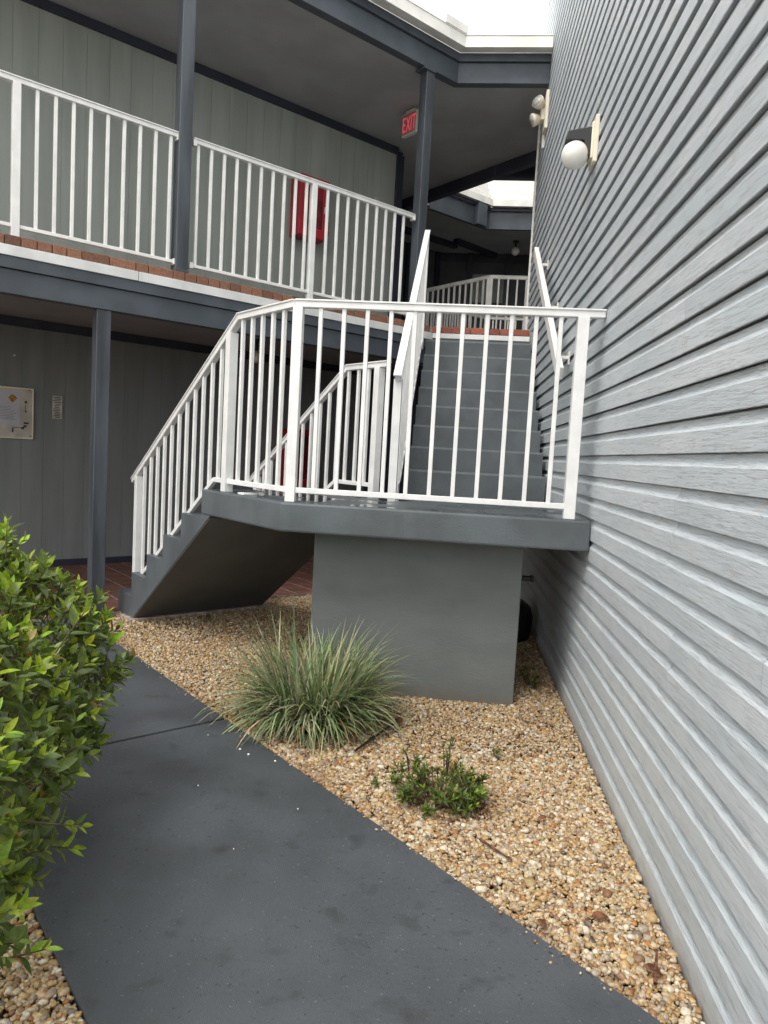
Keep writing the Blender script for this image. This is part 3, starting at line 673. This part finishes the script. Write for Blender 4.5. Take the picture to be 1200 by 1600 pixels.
# exit sign (in plane x+y = 6.5)
t = thing('exit_sign', 'lit red EXIT sign hanging from the ceiling beside the upper post', 'sign', (-1.38, 7.88, 5.06))
ux = Vector((q, -q, 0)); o_ = Vector((-1.492, 7.992, 4.915))     # left end, sign runs along ux, faces (-q,-q)
ce = o_ + ux * .118
box('housing', ce + Vector((q, q, 0)) * .025, (.236, .045, .235), M_EXITB, t, -R45, bev=.004)
box('face_panel', ce - Vector((q, q, 0)) * .0005, (.206, .006, .20), M_EXITF, t, -R45, bev=0)
box('ceiling_mount', (ce + Vector((q, q, 0)) * .025) + Vector((0, 0, .125)), (.14, .03, .045), M_EXITB, t, -R45)
def glyphs(txt, size, origin, xdir, zdir, depth, m, parent, name='letter', gap=.02, xs=1):
    x = 0
    for ch in txt:
        cv = bpy.data.curves.new(name, 'FONT'); cv.body = ch; cv.size = size; cv.extrude = depth
        ob = bpy.data.objects.new('tmp', cv); COL.objects.link(ob); bpy.context.view_layer.update()
        me = bpy.data.meshes.new_from_object(ob.evaluated_get(bpy.context.evaluated_depsgraph_get())); bpy.data.objects.remove(ob)
        vx = [v.co.x for v in me.vertices]; x0, x1 = min(vx), max(vx)
        N = xdir.cross(zdir); M3 = Matrix(((xdir.x, zdir.x, N.x), (xdir.y, zdir.y, N.y), (xdir.z, zdir.z, N.z))).to_4x4()
        me.materials.clear(); me.materials.append(m); me.name = name
        place(bpy.data.objects.new(name, me), Matrix.Translation(origin + xdir * (x - x0 * xs)) @ M3 @ Matrix.Diagonal((xs, 1, 1, 1)), parent)
        x += (x1 - x0) * xs + gap
    return x
glyphs('EXIT', .225, o_ + ux * .024 + Vector((0, 0, -.080)) - Vector((q, q, 0)) * .005, ux, Vector((0, 0, 1)), .002, M_EXIT, t, gap=.011, xs=.44)
# globe wall lamp on siding
t = thing('wall_lamp', 'white globe wall lamp on a black arm mounted on the siding', 'lamp', (0, 4.33, 3.2))
box('mounting_block', (-.012, 4.33, 3.20), (.024, .15, .26), M_CREAM, t, bev=.004)
box('back_plate', (-.030, 4.33, 3.20), (.014, .10, .20), M_CREAM, t, bev=.003)
extr('arm', [(-.037, 3.11), (-.037, 3.275), (-.17, 3.25), (-.175, 3.20), (-.075, 3.20), (-.06, 3.12)], (0, 4.285, 0), (1, 0, 0), (0, 0, 1), (0, .08, 0), M_LAMPBLK, t, bev=.004)
globe('globe', (-.118, 4.325, 3.128), .078, M_GLOBE, t)
# emergency light
t = thing('emergency_light', 'cream twin head emergency light on the siding below the roof corner', 'lamp', (0, 7.42, 4.8))
box('back_plate', (-.012, 7.40, 4.79), (.03, .22, .36), M_CREAM, t, bev=.004)
box('battery_box', (-.04, 7.42, 4.80), (.045, .12, .16), M_CREAM, t, bev=.006)
for (p, ax) in (((-.070, 7.36, 4.855), (-.62, -.62, .30)), ((-.085, 7.42, 4.745), (-.9, -.2, -.25))):
    hd_ = lathe('lamp_head', [(.026, 0), (.045, .02), (.062, .07), (.062, .09)], Vector(p) - Vector(ax) * .03, M_CREAM, t, 18, ax)
    lathe('lens', [(.056, 0), (.056, .006)], Vector(p) - Vector(ax) * .03 + Vector(ax).normalized() * .09, M_CREAMD, hd_, 18, ax)
box('conduit', (-.012, 7.46, 4.56), (.03, .05, .16), M_EXITB, t, bev=.004)
# things under the stairs
o = lathe('black_tub', [(.17, 0), (.20, .02), (.21, .18), (.19, .25), (.13, .30), (.04, .32)], (-.235, 5.45, -.01), M_BLACK, None, 28)
tag(o, 'black rounded tub in the dark gap behind the pillar', 'tub')
t = thing('pipe_stub', 'short black pipe sticking out of the pillar in the dark gap', 'pipe', (-.2, 4.5, .62))
bar('pipe', (-.295, 4.35, .64), (-.19, 4.35, .64), .03, .03, M_BLACK, t, bev=.006); box('pipe_cap', (-.185, 4.35, .64), (.02, .042, .042), M_BLACK, t, bev=.006)

# ================================================================== PEBBLES
def ico(sub):
    bm = bmesh.new(); bmesh.ops.create_icosphere(bm, subdivisions=sub, radius=1)
    v = np.array([x.co[:] for x in bm.verts]); f = np.array([[x.index for x in p.verts] for p in bm.faces]); bm.free(); return v, f
PALS = np.array([(.56, .43, .28), (.52, .36, .18), (.62, .52, .38), (.45, .27, .12), (.68, .62, .52), (.32, .20, .12), (.56, .43, .23), (.25, .13, .07), (.43, .37, .30), (.20, .18, .16), (.44, .21, .075), (.74, .70, .62)])
PW = np.array([18, 14, 16, 8, 12, 5, 14, 3, 8, 2, 4, 6], float); PW /= PW.sum()
def pebbles(name, pts, sub, label, rmean, lift=0):
    n = len(pts); V, Fc = ico(sub); nv, nf = len(V), len(Fc)
    r = np.clip(NR.lognormal(math.log(rmean), .30, n), .003, .014)
    big = NR.random(n) < .004; r[big] = NR.uniform(.012, .019, big.sum())
    sc = np.stack([r * NR.uniform(.9, 1.35, n), r * NR.uniform(.75, 1.05, n), r * NR.uniform(.5, .8, n)], 1)
    # random rotations (mostly lying flat)
    a = NR.uniform(0, 2 * np.pi, n); tl = NR.normal(0, .45, n); ca, sa, ct, s_t = np.cos(a), np.sin(a), np.cos(tl), np.sin(tl)
    Rm = np.zeros((n, 3, 3)); Rm[:, 0, 0] = ca; Rm[:, 0, 1] = -sa * ct; Rm[:, 0, 2] = sa * s_t; Rm[:, 1, 0] = sa; Rm[:, 1, 1] = ca * ct; Rm[:, 1, 2] = -ca * s_t; Rm[:, 2, 1] = s_t; Rm[:, 2, 2] = ct
    lump = 1 + NR.normal(0, .09, (n, nv, 1))
    P = (V[None] * lump) * sc[:, None, :]
    P = np.einsum('nij,nvj->nvi', Rm, P)
    z = lift - .012 + NR.uniform(0, 1, n) * .012 + (sc[:, 2] * .4)
    P += np.stack([pts[:, 0], pts[:, 1], z], 1)[:, None, :]
    Fa = (Fc[None] + (np.arange(n) * nv)[:, None, None]).reshape(-1, 3)
    me = bpy.data.meshes.new(name); me.vertices.add(n * nv); me.vertices.foreach_set('co', P.reshape(-1).astype(np.float32))
    me.loops.add(len(Fa) * 3); me.loops.foreach_set('vertex_index', Fa.reshape(-1).astype(np.int32))
    me.polygons.add(len(Fa)); me.polygons.foreach_set('loop_start', (np.arange(len(Fa)) * 3).astype(np.int32))
    me.polygons.foreach_set('use_smooth', np.ones(len(Fa), bool)); me.update()
    col = PALS[NR.choice(len(PALS), n, p=PW)] * NR.uniform(.75, 1.15, (n, 1))
    X_, Y_ = pts[:, 0], pts[:, 1]      # drifts of browner, dirtier stones
    dr = np.sin(X_ * 5.1 + 1.7 * np.sin(Y_ * 3.3)) * np.sin(Y_ * 4.3 + 1.3 * np.sin(X_ * 6.1 + 2)) + .5 * np.sin(X_ * 13 + Y_ * 9) * np.sin(Y_ * 15 - X_ * 4)
    edge = np.exp(-np.abs(X_ + Y_ - 1.60) / .07) * (np.sin(Y_ * 7.0 + 1) * .5 + .5)
    col = col * np.array([.95, .90, .81])
    k_ = np.clip(dr * .28 + edge * .75, 0, .65)[:, None]; col = col * (1 - k_) + col * np.array([.55, .40, .28]) * k_
    ca_ = np.ones((n, nv, 4)); ca_[:, :, :3] = col[:, None, :]
    at = me.color_attributes.new('tint', 'FLOAT_COLOR', 'POINT'); at.data.foreach_set('color', ca_.reshape(-1).astype(np.float32))
    me.materials.append(M_PEB)
    o = bpy.data.objects.new(name, me); COL.objects.link(o); tag(o, label, None, None, 'stuff'); return o
def scatter(x0, x1, y0, y1, dens, test):
    n = int((x1 - x0) * (y1 - y0) * dens); p = np.stack([NR.uniform(x0, x1, n), NR.uniform(y0, y1, n)], 1); return p[test(p)]
inpil = lambda p: (p[:, 0] > -1.43) & (p[:, 0] < -.315) & (p[:, 1] > 3.9) & (p[:, 1] < 4.45)
bed = lambda p: (p[:, 0] + p[:, 1] > 1.568) & (p[:, 0] < -.008) & (p[:, 1] - p[:, 0] < 8.42) & ~inpil(p)
A1 = scatter(-1.75, 0, 1.5, 3.2, 18500, bed)
pebbles('gravel_near', A1, 2, 'tan and cream pebbles of the bed between path and siding, near part', .0064)
A2 = scatter(-3.5, 0, 3.2, 4.7, 12500, bed); A3 = scatter(-3.5, 0, 4.7, 8.3, 7500, bed)
pebbles('gravel_far', np.concatenate([A2, A3]), 1, 'tan and cream pebbles of the bed round the stair foot and pillar', .0068)
left = lambda p: (p[:, 0] + p[:, 1] < -.008) & (p[:, 0] < -1.408)
A4 = scatter(-2.6, -1.4, .7, 2.4, 16000, left)
pebbles('gravel_left', A4, 2, 'tan and cream pebbles at the foot of the hedge left of the path', .0068)
st_n = 90; tt = 1.555 - np.abs(NR.normal(0, .030, st_n)); ss = NR.uniform(1.5, 8.0, st_n)
pebbles('stray_gravel', np.stack([(tt - ss) / 2, (tt + ss) / 2], 1), 1, 'stray tan stones spilled along the edge of the path', .0045, .018)
# few loose white pebbles on the path
for k, (x, y, r) in enumerate([(-1.561, 2.956, .006), (-1.51, 2.913, .006), (-1.382, 2.876, .005), (-1.62, 2.6, .003), (-1.2, 2.5, .003), (-1.35, 2.2, .0025), (-1.75, 3.08, .003)]):
    o = lathe('pebble', [(r * .4, 0), (r, r * .5), (r * .95, r), (r * .4, r * 1.4)], (x, y, .012), M_WHITE2, None, 10)
    tag(o, ['loose white pebble on the path, leftmost of the close pair near the grass clump', 'loose white pebble on the path, right one of the close pair near the grass clump', 'white pebble near the path edge right below the grass clump', 'speck of a white pebble on the path, left of the other two lower specks', 'tiny white pebble on the path nearest the gravel edge', 'lowest tiny white pebble in the middle of the path', 'tiny white pebble just below the path joint'][k], 'pebble', 'loose white pebbles on the path')

# ================================================================== LEAVES
def leaf_geo(base, d, nrm, Ln, wd, droop, fold=.25, nseg=4):
    d = d.normalized(); side = d.cross(nrm); 
    if side.length < 1e-4: side = d.cross(Vector((1, 0, 0)))
    side.normalize(); nn = side.cross(d).normalized(); vs, fs = [], []
    for i in range(nseg + 1):
        t_ = i / nseg; wv = wd * .5 * (math.sin(math.pi * min(t_ ** .85, 1)) ** .8 if 0 < t_ < 1 else .03)
        c = base + d * (Ln * t_) - nn * (droop * Ln * t_ * t_)
        vs += [c - side * wv + nn * wv * fold, c, c + side * wv + nn * wv * fold]
    for i in range(nseg):
        a = i * 3; fs += [(a, a + 1, a + 4, a + 3), (a + 1, a + 2, a + 5, a + 4)]
    return vs, fs
def joined(name, items, m, parent, kind='stuff'):     # items: (verts, faces, colour)
    V, Fs, Cc, k = [], [], [], 0
    for vs, fs, c in items:
        V += vs; Fs += [tuple(i + k for i in f) for f in fs]; Cc += [(*c, 1)] * len(vs); k += len(vs)
    me = bpy.data.meshes.new(name); me.from_pydata(V, [], Fs)
    me.polygons.foreach_set('use_smooth', [True] * len(me.polygons))
    at = me.color_attributes.new('tint', 'FLOAT_COLOR', 'POINT'); at.data.foreach_set('color', np.array(Cc, np.float32).reshape(-1))
    me.materials.append(m)
    o = place(bpy.data.objects.new(name, me), Matrix.Identity(4), parent)
    if kind: o['kind'] = kind
    return o
def tube(p0, p1, r0, r1, n=5):
    d = (p1 - p0).normalized(); s = d.cross(Vector((.3, .2, 1))).normalized(); u_ = s.cross(d)
    vs = [p + (s * math.cos(2 * math.pi * i / n) + u_ * math.sin(2 * math.pi * i / n)) * r for p, r in ((p0, r0), (p1, r1)) for i in range(n)]
    return vs, [(i, (i + 1) % n, n + (i + 1) % n, n + i) for i in range(n)]
def px(p):
    d = p - CAMLOC; zf = d.dot(cf)
    if zf <= .05: return None
    return 600 + 1105.5 * d.dot(cr) / zf, 800 - 1105.5 * d.dot(cu) / zf, d.length
def sprig(base, d, n, Ln, items, stems, young=.5, darkness=1.0, wr=.40, stemlen=None):
    d = d.normalized(); SLn = stemlen or Ln * random.uniform(.9, 1.5); tip = base + d * SLn
    stems.append((*tube(base - d * .03, tip, .0022, .0012), (.10, .075, .03)))
    s = d.cross(Vector((.2, .9, .3))).normalized(); u_ = s.cross(d)
    ph = random.uniform(0, 6.28); yg = random.random() < young
    for i in range(n):
        f = i / max(n - 1, 1); a = ph + i * 2.4; rad = s * math.cos(a) + u_ * math.sin(a)
        sp_ = .95 - .62 * f; ld = (d * (1 - sp_ * .75) + rad * sp_ + Vector((0, 0, .1))).normalized()
        l = Ln * random.uniform(.8, 1.15) * (1 - .45 * f if f > .6 else 1)
        gr = random.random()
        if yg and f > .55: c = (random.uniform(.28, .42), random.uniform(.42, .55), random.uniform(.025, .06))
        elif f > .75: c = (.20 + gr * .10, .29 + gr * .10, .03)
        else: c = (.080 + gr * .070, .125 + gr * .085, .024 + gr * .016)
        if random.random() < .02: c = (.30, .22, .05)
        c = tuple(v * darkness for v in c)
        nrm = (d * .9 + Vector((0, 0, .5)) - rad * .1)
        items.append((base + d * (SLn * (.25 + .75 * f)), ld, nrm, l, l * wr * random.uniform(.85, 1.15), random.uniform(.02, .30), c))
# hedge
random.seed(21)
hg = thing('hedge', 'glossy green leafy hedge with yellow green young tips left of the path', 'hedge', (-2.1, 1.8, 0))
EL = [((-2.25, 2.08, .47), (.45, .50, .45)), ((-2.85, 2.50, .50), (.52, .55, .50)), ((-2.02, 1.45, .50), (.42, .44, .42)), ((-1.82, 1.02, .60), (.34, .34, .36)),
      ((-2.6, 1.7, .58), (.55, .6, .57)), ((-2.25, .9, .60), (.48, .5, .50)), ((-3.2, 2.3, .55), (.6, .7, .53))]
def inside(p, k=.80): return any(sum(((p[i] - c[i]) / r[i]) ** 2 for i in range(3)) < k for c, r in EL)
EL = [((c[0] - .045, c[1], c[2] + .02), r) for c, r in EL] + [((-1.80, 1.10, .42), (.26, .30, .30))]
LV, ST = [], []
for (c, r) in EL:
    area = 4 * math.pi * (r[0] * r[1] * r[2]) ** (2 / 3); n = int(area * 430)
    for _ in range(n):
        v = Vector((random.gauss(0, 1), random.gauss(0, 1), random.gauss(0, 1))).normalized()
        k = random.uniform(.80, 1.06) * (1 + .06 * math.sin(7 * v.x + 3 * c[0]) * math.cos(6 * v.y))
        p = Vector((c[0] + v.x * r[0] * k, c[1] + v.y * r[1] * k, c[2] + v.z * r[2] * k))
        if p.z < .10 or inside(p, .72) or (p.z < .25 and random.random() < .5): continue
        u = px(p)
        if u is None or u[2] < .62: continue
        if u[0] < -500 or u[1] > 2100: continue
        nrm = Vector((v.x / r[0], v.y / r[1], v.z / r[2])).normalized()
        if (CAMLOC - p).normalized().dot(nrm) < -.55: continue
        d = nrm * .8 + Vector((random.gauss(0, .35), random.gauss(0, .35), .55 + random.gauss(0, .25)))
        sprig(p, d, random.choice((6, 7, 8, 9)), random.uniform(.048, .074), LV, ST, young=.30 + .32 * max(nrm.z, 0))
for p, d in (((-2.01, 1.97, 1.0), (.02, 0, 1)), ((-1.52, 1.12, .42), (.9, .3, .1)), ((-1.50, 1.18, .36), (.9, .3, .15)), ((-1.56, 1.50, .88), (.5, .1, .8)), ((-1.54, 1.38, .52), (.8, .2, -.1))):
    sprig(Vector(p), Vector(d), 8, .055, LV, ST, young=.8, stemlen=.09)
# the leaves that show largest become parts
sc_ = []
for i, lf in enumerate(LV):
    u = px(lf[0])
    if u and -20 < u[0] < 230 and 790 < u[1] < 1620:
        sc_.append((lf[3] / u[2] * (1.25 if lf[6][1] > .3 else 1), i))
sc_.sort(reverse=True)
# prefer leaves near the outside facing the camera
top = set(i for _, i in sc_[:300])
lm = {}
for i in top:
    b0, d, nrm, l, wd, dr, c = LV[i]
    key = (random.randrange(3), 'y' if c[1] > .35 else ('m' if c[1] > .2 else 'g'), random.randrange(3))
    if key not in lm:
        vs, fs = leaf_geo(Vector((0, 0, 0)), Vector((1, 0, 0)), Vector((0, 0, 1)), 1, .40, .08 + .1 * key[0], nseg=6)
        me = bpy.data.meshes.new('leaf'); me.from_pydata(vs, [], fs); me.polygons.foreach_set('use_smooth', [True] * len(fs))
        at = me.color_attributes.new('tint', 'FLOAT_COLOR', 'POINT'); cc = [(*c, 1)] * len(vs)
        at.data.foreach_set('color', np.array(cc, np.float32).reshape(-1)); me.materials.append(M_LEAF); lm[key] = me
    X = d.normalized(); Y = nrm.cross(X).normalized(); Z = X.cross(Y)
    M4 = Matrix(((X.x, Y.x, Z.x), (X.y, Y.y, Z.y), (X.z, Y.z, Z.z))).to_4x4()
    place(bpy.data.objects.new('leaf', lm[key]), Matrix.Translation(b0) @ M4 @ Matrix.Diagonal((l, l * (wd / l) / .40, l, 1)), hg)
joined('foliage', [(*leaf_geo(a, d, n_, l, wd, dr), c) for i, (a, d, n_, l, wd, dr, c) in enumerate(LV) if i not in top], M_LEAF, hg)
# woody stems inside
for k in range(26):
    c, r = random.choice(EL); gx, gy = c[0] + random.uniform(-.3, .3) * r[0], c[1] + random.uniform(-.3, .3) * r[1]
    tp = Vector((c[0] + random.uniform(-.8, .8) * r[0], c[1] + random.uniform(-.8, .8) * r[1], c[2] + random.uniform(0, .6) * r[2]))
    mid = Vector((gx, gy, -.02)).lerp(tp, .5) + Vector((random.uniform(-.04, .04), random.uniform(-.04, .04), 0))
    ST.append((*tube(Vector((gx, gy, -.02)), mid, .009, .006, 6), (.1, .07, .04))); ST.append((*tube(mid, tp, .006, .003, 6), (.1, .07, .04)))
joined('stems', ST, M_STEM, hg)

# grass clump
random.seed(3)
gc = thing('grass_clump', 'spiky clump of pale striped green grass in front of the pillar', 'grass clump', (-1.30, 3.42, 0))
IT = []
for k in range(1450):
    a = random.uniform(0, 2 * math.pi); rr = .19 * math.sqrt(random.random()); lean = random.uniform(.05, 1.0) ** .75
    b0 = Vector((-1.325 + rr * math.cos(a), 3.43 + rr * math.sin(a), -.01)); a2 = a + random.gauss(0, .75)
    hd = Vector((math.cos(a2), math.sin(a2), 0)); Ln = (random.uniform(.25, .44) + .15 * (1 - lean)) * (1.08 if math.sin(a * 2 + 1) > .3 else .95) * (1.0 if lean > .3 else 1.0)
    el = math.radians(88 - 48 * lean + random.gauss(0, 6)); bend = math.radians(20 + 105 * lean + random.gauss(0, 14)); ns = 7
    p = b0.copy(); vs, fs = [], []; side = Vector((-hd.y, hd.x, 0)); tw = random.gauss(0, .5); wd = random.uniform(.0040, .0068)
    sd_ = (side * math.cos(tw) + hd * math.sin(tw) * .4 + Vector((0, 0, math.sin(tw) * .5))).normalized()
    for i in range(ns + 1):
        f = i / ns; ww = wd * (1 - f ** 2.2) + .0004
        vs += [p - sd_ * ww, p + sd_ * ww]
        e = el - bend * f ** 1.3; p = p + (hd * math.cos(e) + Vector((0, 0, math.sin(e)))) * (Ln / ns)
        if p.z < .008: p.z = .008
    fs = [(2 * i, 2 * i + 1, 2 * i + 3, 2 * i + 2) for i in range(ns)]
    rnd = random.random()
    c = (.48, .50, .30) if rnd < .34 else ((.30, .36, .17) if rnd < .68 else (.13, .19, .07))
    if random.random() < .05: c = (.30, .20, .10)
    c = tuple(v * random.uniform(.8, 1.15) for v in c); IT.append((vs, fs, c))
joined('blades', IT, M_BLADE, gc)
joined('dead_base', [(*leaf_geo(Vector((-1.30 + random.gauss(0, .12), 3.38 + random.gauss(0, .12), .005)), Vector((random.gauss(0, 1), random.gauss(0, 1), .25)), Vector((0, 0, 1)), .12, .008, .2), (1, 1, 1)) for _ in range(160)], M_BARK, gc)

# small shrub and weeds
def low_plant(name, label, cat, c, spread, h, n, Ln, seed, dk=.75, group=None, young=.25, dirs=None):
    random.seed(seed); t = thing(name, label, cat, (*c, 0), group=group); lv, st_ = [], []
    for k in range(n):
        a = random.uniform(0, 6.28); r = math.sqrt(random.random()); p = Vector((c[0] + spread[0] * r * math.cos(a), c[1] + spread[1] * r * math.sin(a), random.uniform(.02, h) * (1 - .55 * r)))
        st_.append((*tube(Vector((c[0] + spread[0] * .4 * r * math.cos(a), c[1] + spread[1] * .4 * r * math.sin(a), -.01)), p, .0025, .0015), (.1, .08, .04)))
        sprig(p, Vector((math.cos(a) * r, math.sin(a) * r, 1.0)), 9, Ln * random.uniform(.8, 1.2), lv, st_, young=young, darkness=dk, wr=.30, stemlen=Ln * .9)
    joined('leaves', [(*leaf_geo(a, d, n_, l, wd, dr), cc) for (a, d, n_, l, wd, dr, cc) in lv], M_LEAF, t); joined('stems', st_, M_STEM, t, None); return t
low_plant('shrub', 'low dark green shrub alone in the pebbles between path and siding', 'shrub', (-.675, 2.70), (.19, .13), .12, 100, .037, 5, .8)
low_plant('seedling', 'upright green sprig just behind the low shrub', 'seedling', (-.655, 2.93), (.07, .04), .21, 11, .026, 8, .8)
low_plant('seedling', 'green sprig to the left behind the low shrub', 'seedling', (-.80, 2.93), (.045, .03), .13, 7, .028, 18, .8)
low_plant('seedling', 'tiny tuft on the pebbles right of the low shrub', 'seedling', (-.425, 3.15), (.012, .01), .03, 3, .024, 9, .8)
low_plant('seedling', 'tiny tuft on the pebbles nearest the path, left of the low shrub', 'seedling', (-.925, 2.765), (.014, .01), .02, 3, .024, 10, .8)
low_plant('seedling', 'small tuft between the black rod and the low shrub', 'seedling', (-.845, 2.90), (.014, .01), .03, 3, .028, 11, .8)
low_plant('weed', 'dark leafy weed in the gap between pillar and siding', 'weed', (-.15, 4.25), (.07, .09), .15, 12, .034, 12, .7)
low_plant('weed', 'dim little weed in the shade under the lower flight', 'weed', (-2.50, 5.17), (.05, .05), .05, 6, .026, 13, .6)
# black rod
t = thing('black_rod', 'thin black rod lying on the pebbles beside the grass clump', 'rod', (-.98, 3.22, .02))
bar('rod', (-1.062, 3.05, .018), (-.905, 3.40, .035), .011, .011, M_BLACK, t, bev=.003); box('rod_tip', (-.895, 3.42, .036), (.03, .03, .02), M_BARK, t, .5)
# bark chips
random.seed(31)
def chips(name, label, c, sx, sy, n):
    it = []
    for k in range(n):
        p = Vector((c[0] + random.gauss(0, sx), c[1] + random.gauss(0, sy), .006 + random.uniform(0, .014)))
        if p.x + p.y < 1.60 or p.x > -.03: continue
        a = random.uniform(0, 6.28)
        it.append((*leaf_geo(p, Vector((math.cos(a), math.sin(a), random.uniform(-.15, .25))), Vector((random.gauss(0, .3), random.gauss(0, .3), 1)), random.uniform(.015, .045), random.uniform(.005, .011), .15, .2, 2), (1, 1, 1)))
    o = joined(name, it, M_BARK, None); o['label'] = label
chips('bark_chips', 'red brown bark chips at the foot of the low shrub', (-.60, 2.66), .07, .06, 260)
chips('leaf_litter', 'brown leaf litter scattered in the pebbles near the path edge', (-.55, 2.25), .22, .30, 70)
chips('bark_litter', 'brown litter at the foot of the grass clump', (-1.2, 3.15), .22, .10, 160)
# dead leaves
for k, (x, y, l, lab) in enumerate([(-.215, 2.05, .05, 'curled brown dead leaf near the siding, close to the bottom'), (-.36, 1.97, .045, 'flat brown dead leaf on the pebbles between path and siding'),
                                    (-.275, 2.62, .04, 'brown dead leaf beside the siding, right of the low shrub'), (-.115, 1.86, .05, 'dry brown leaf against the siding foot at the bottom'),
                                    (-.60, 2.68, .05, 'upright rust brown leaf in the low shrub'), (-.95, 2.86, .03, 'dark curled leaf near the path, left of the low shrub')]):
    vs, fs = leaf_geo(Vector((x, y, .018)), Vector((math.cos(k * 1.9), math.sin(k * 1.9), .25 if k != 4 else 1.5)), Vector((.2, -.3, 1)), l, l * .5, .35, .5, 5)
    o = raw('dead_leaf', vs, fs, M_DEAD, None, smooth=True)
    so_ = o.modifiers.new('thickness', 'SOLIDIFY'); so_.thickness = .0006
    tag(o, lab, 'leaf')

for k, (p0, p1, lab) in enumerate((((-.53, 2.42, .015), (-.43, 2.30, .02), 'brown twig on the pebbles in front of the low shrub'), ((-.10, 1.80, .015), (-.06, 1.93, .02), 'short brown stick beside the siding foot'))):
    vs, fs = tube(Vector(p0), Vector(p1), .005, .003, 6); o = raw('twig', vs, fs, M_BARK, None, smooth=True); tag(o, lab, 'twig')
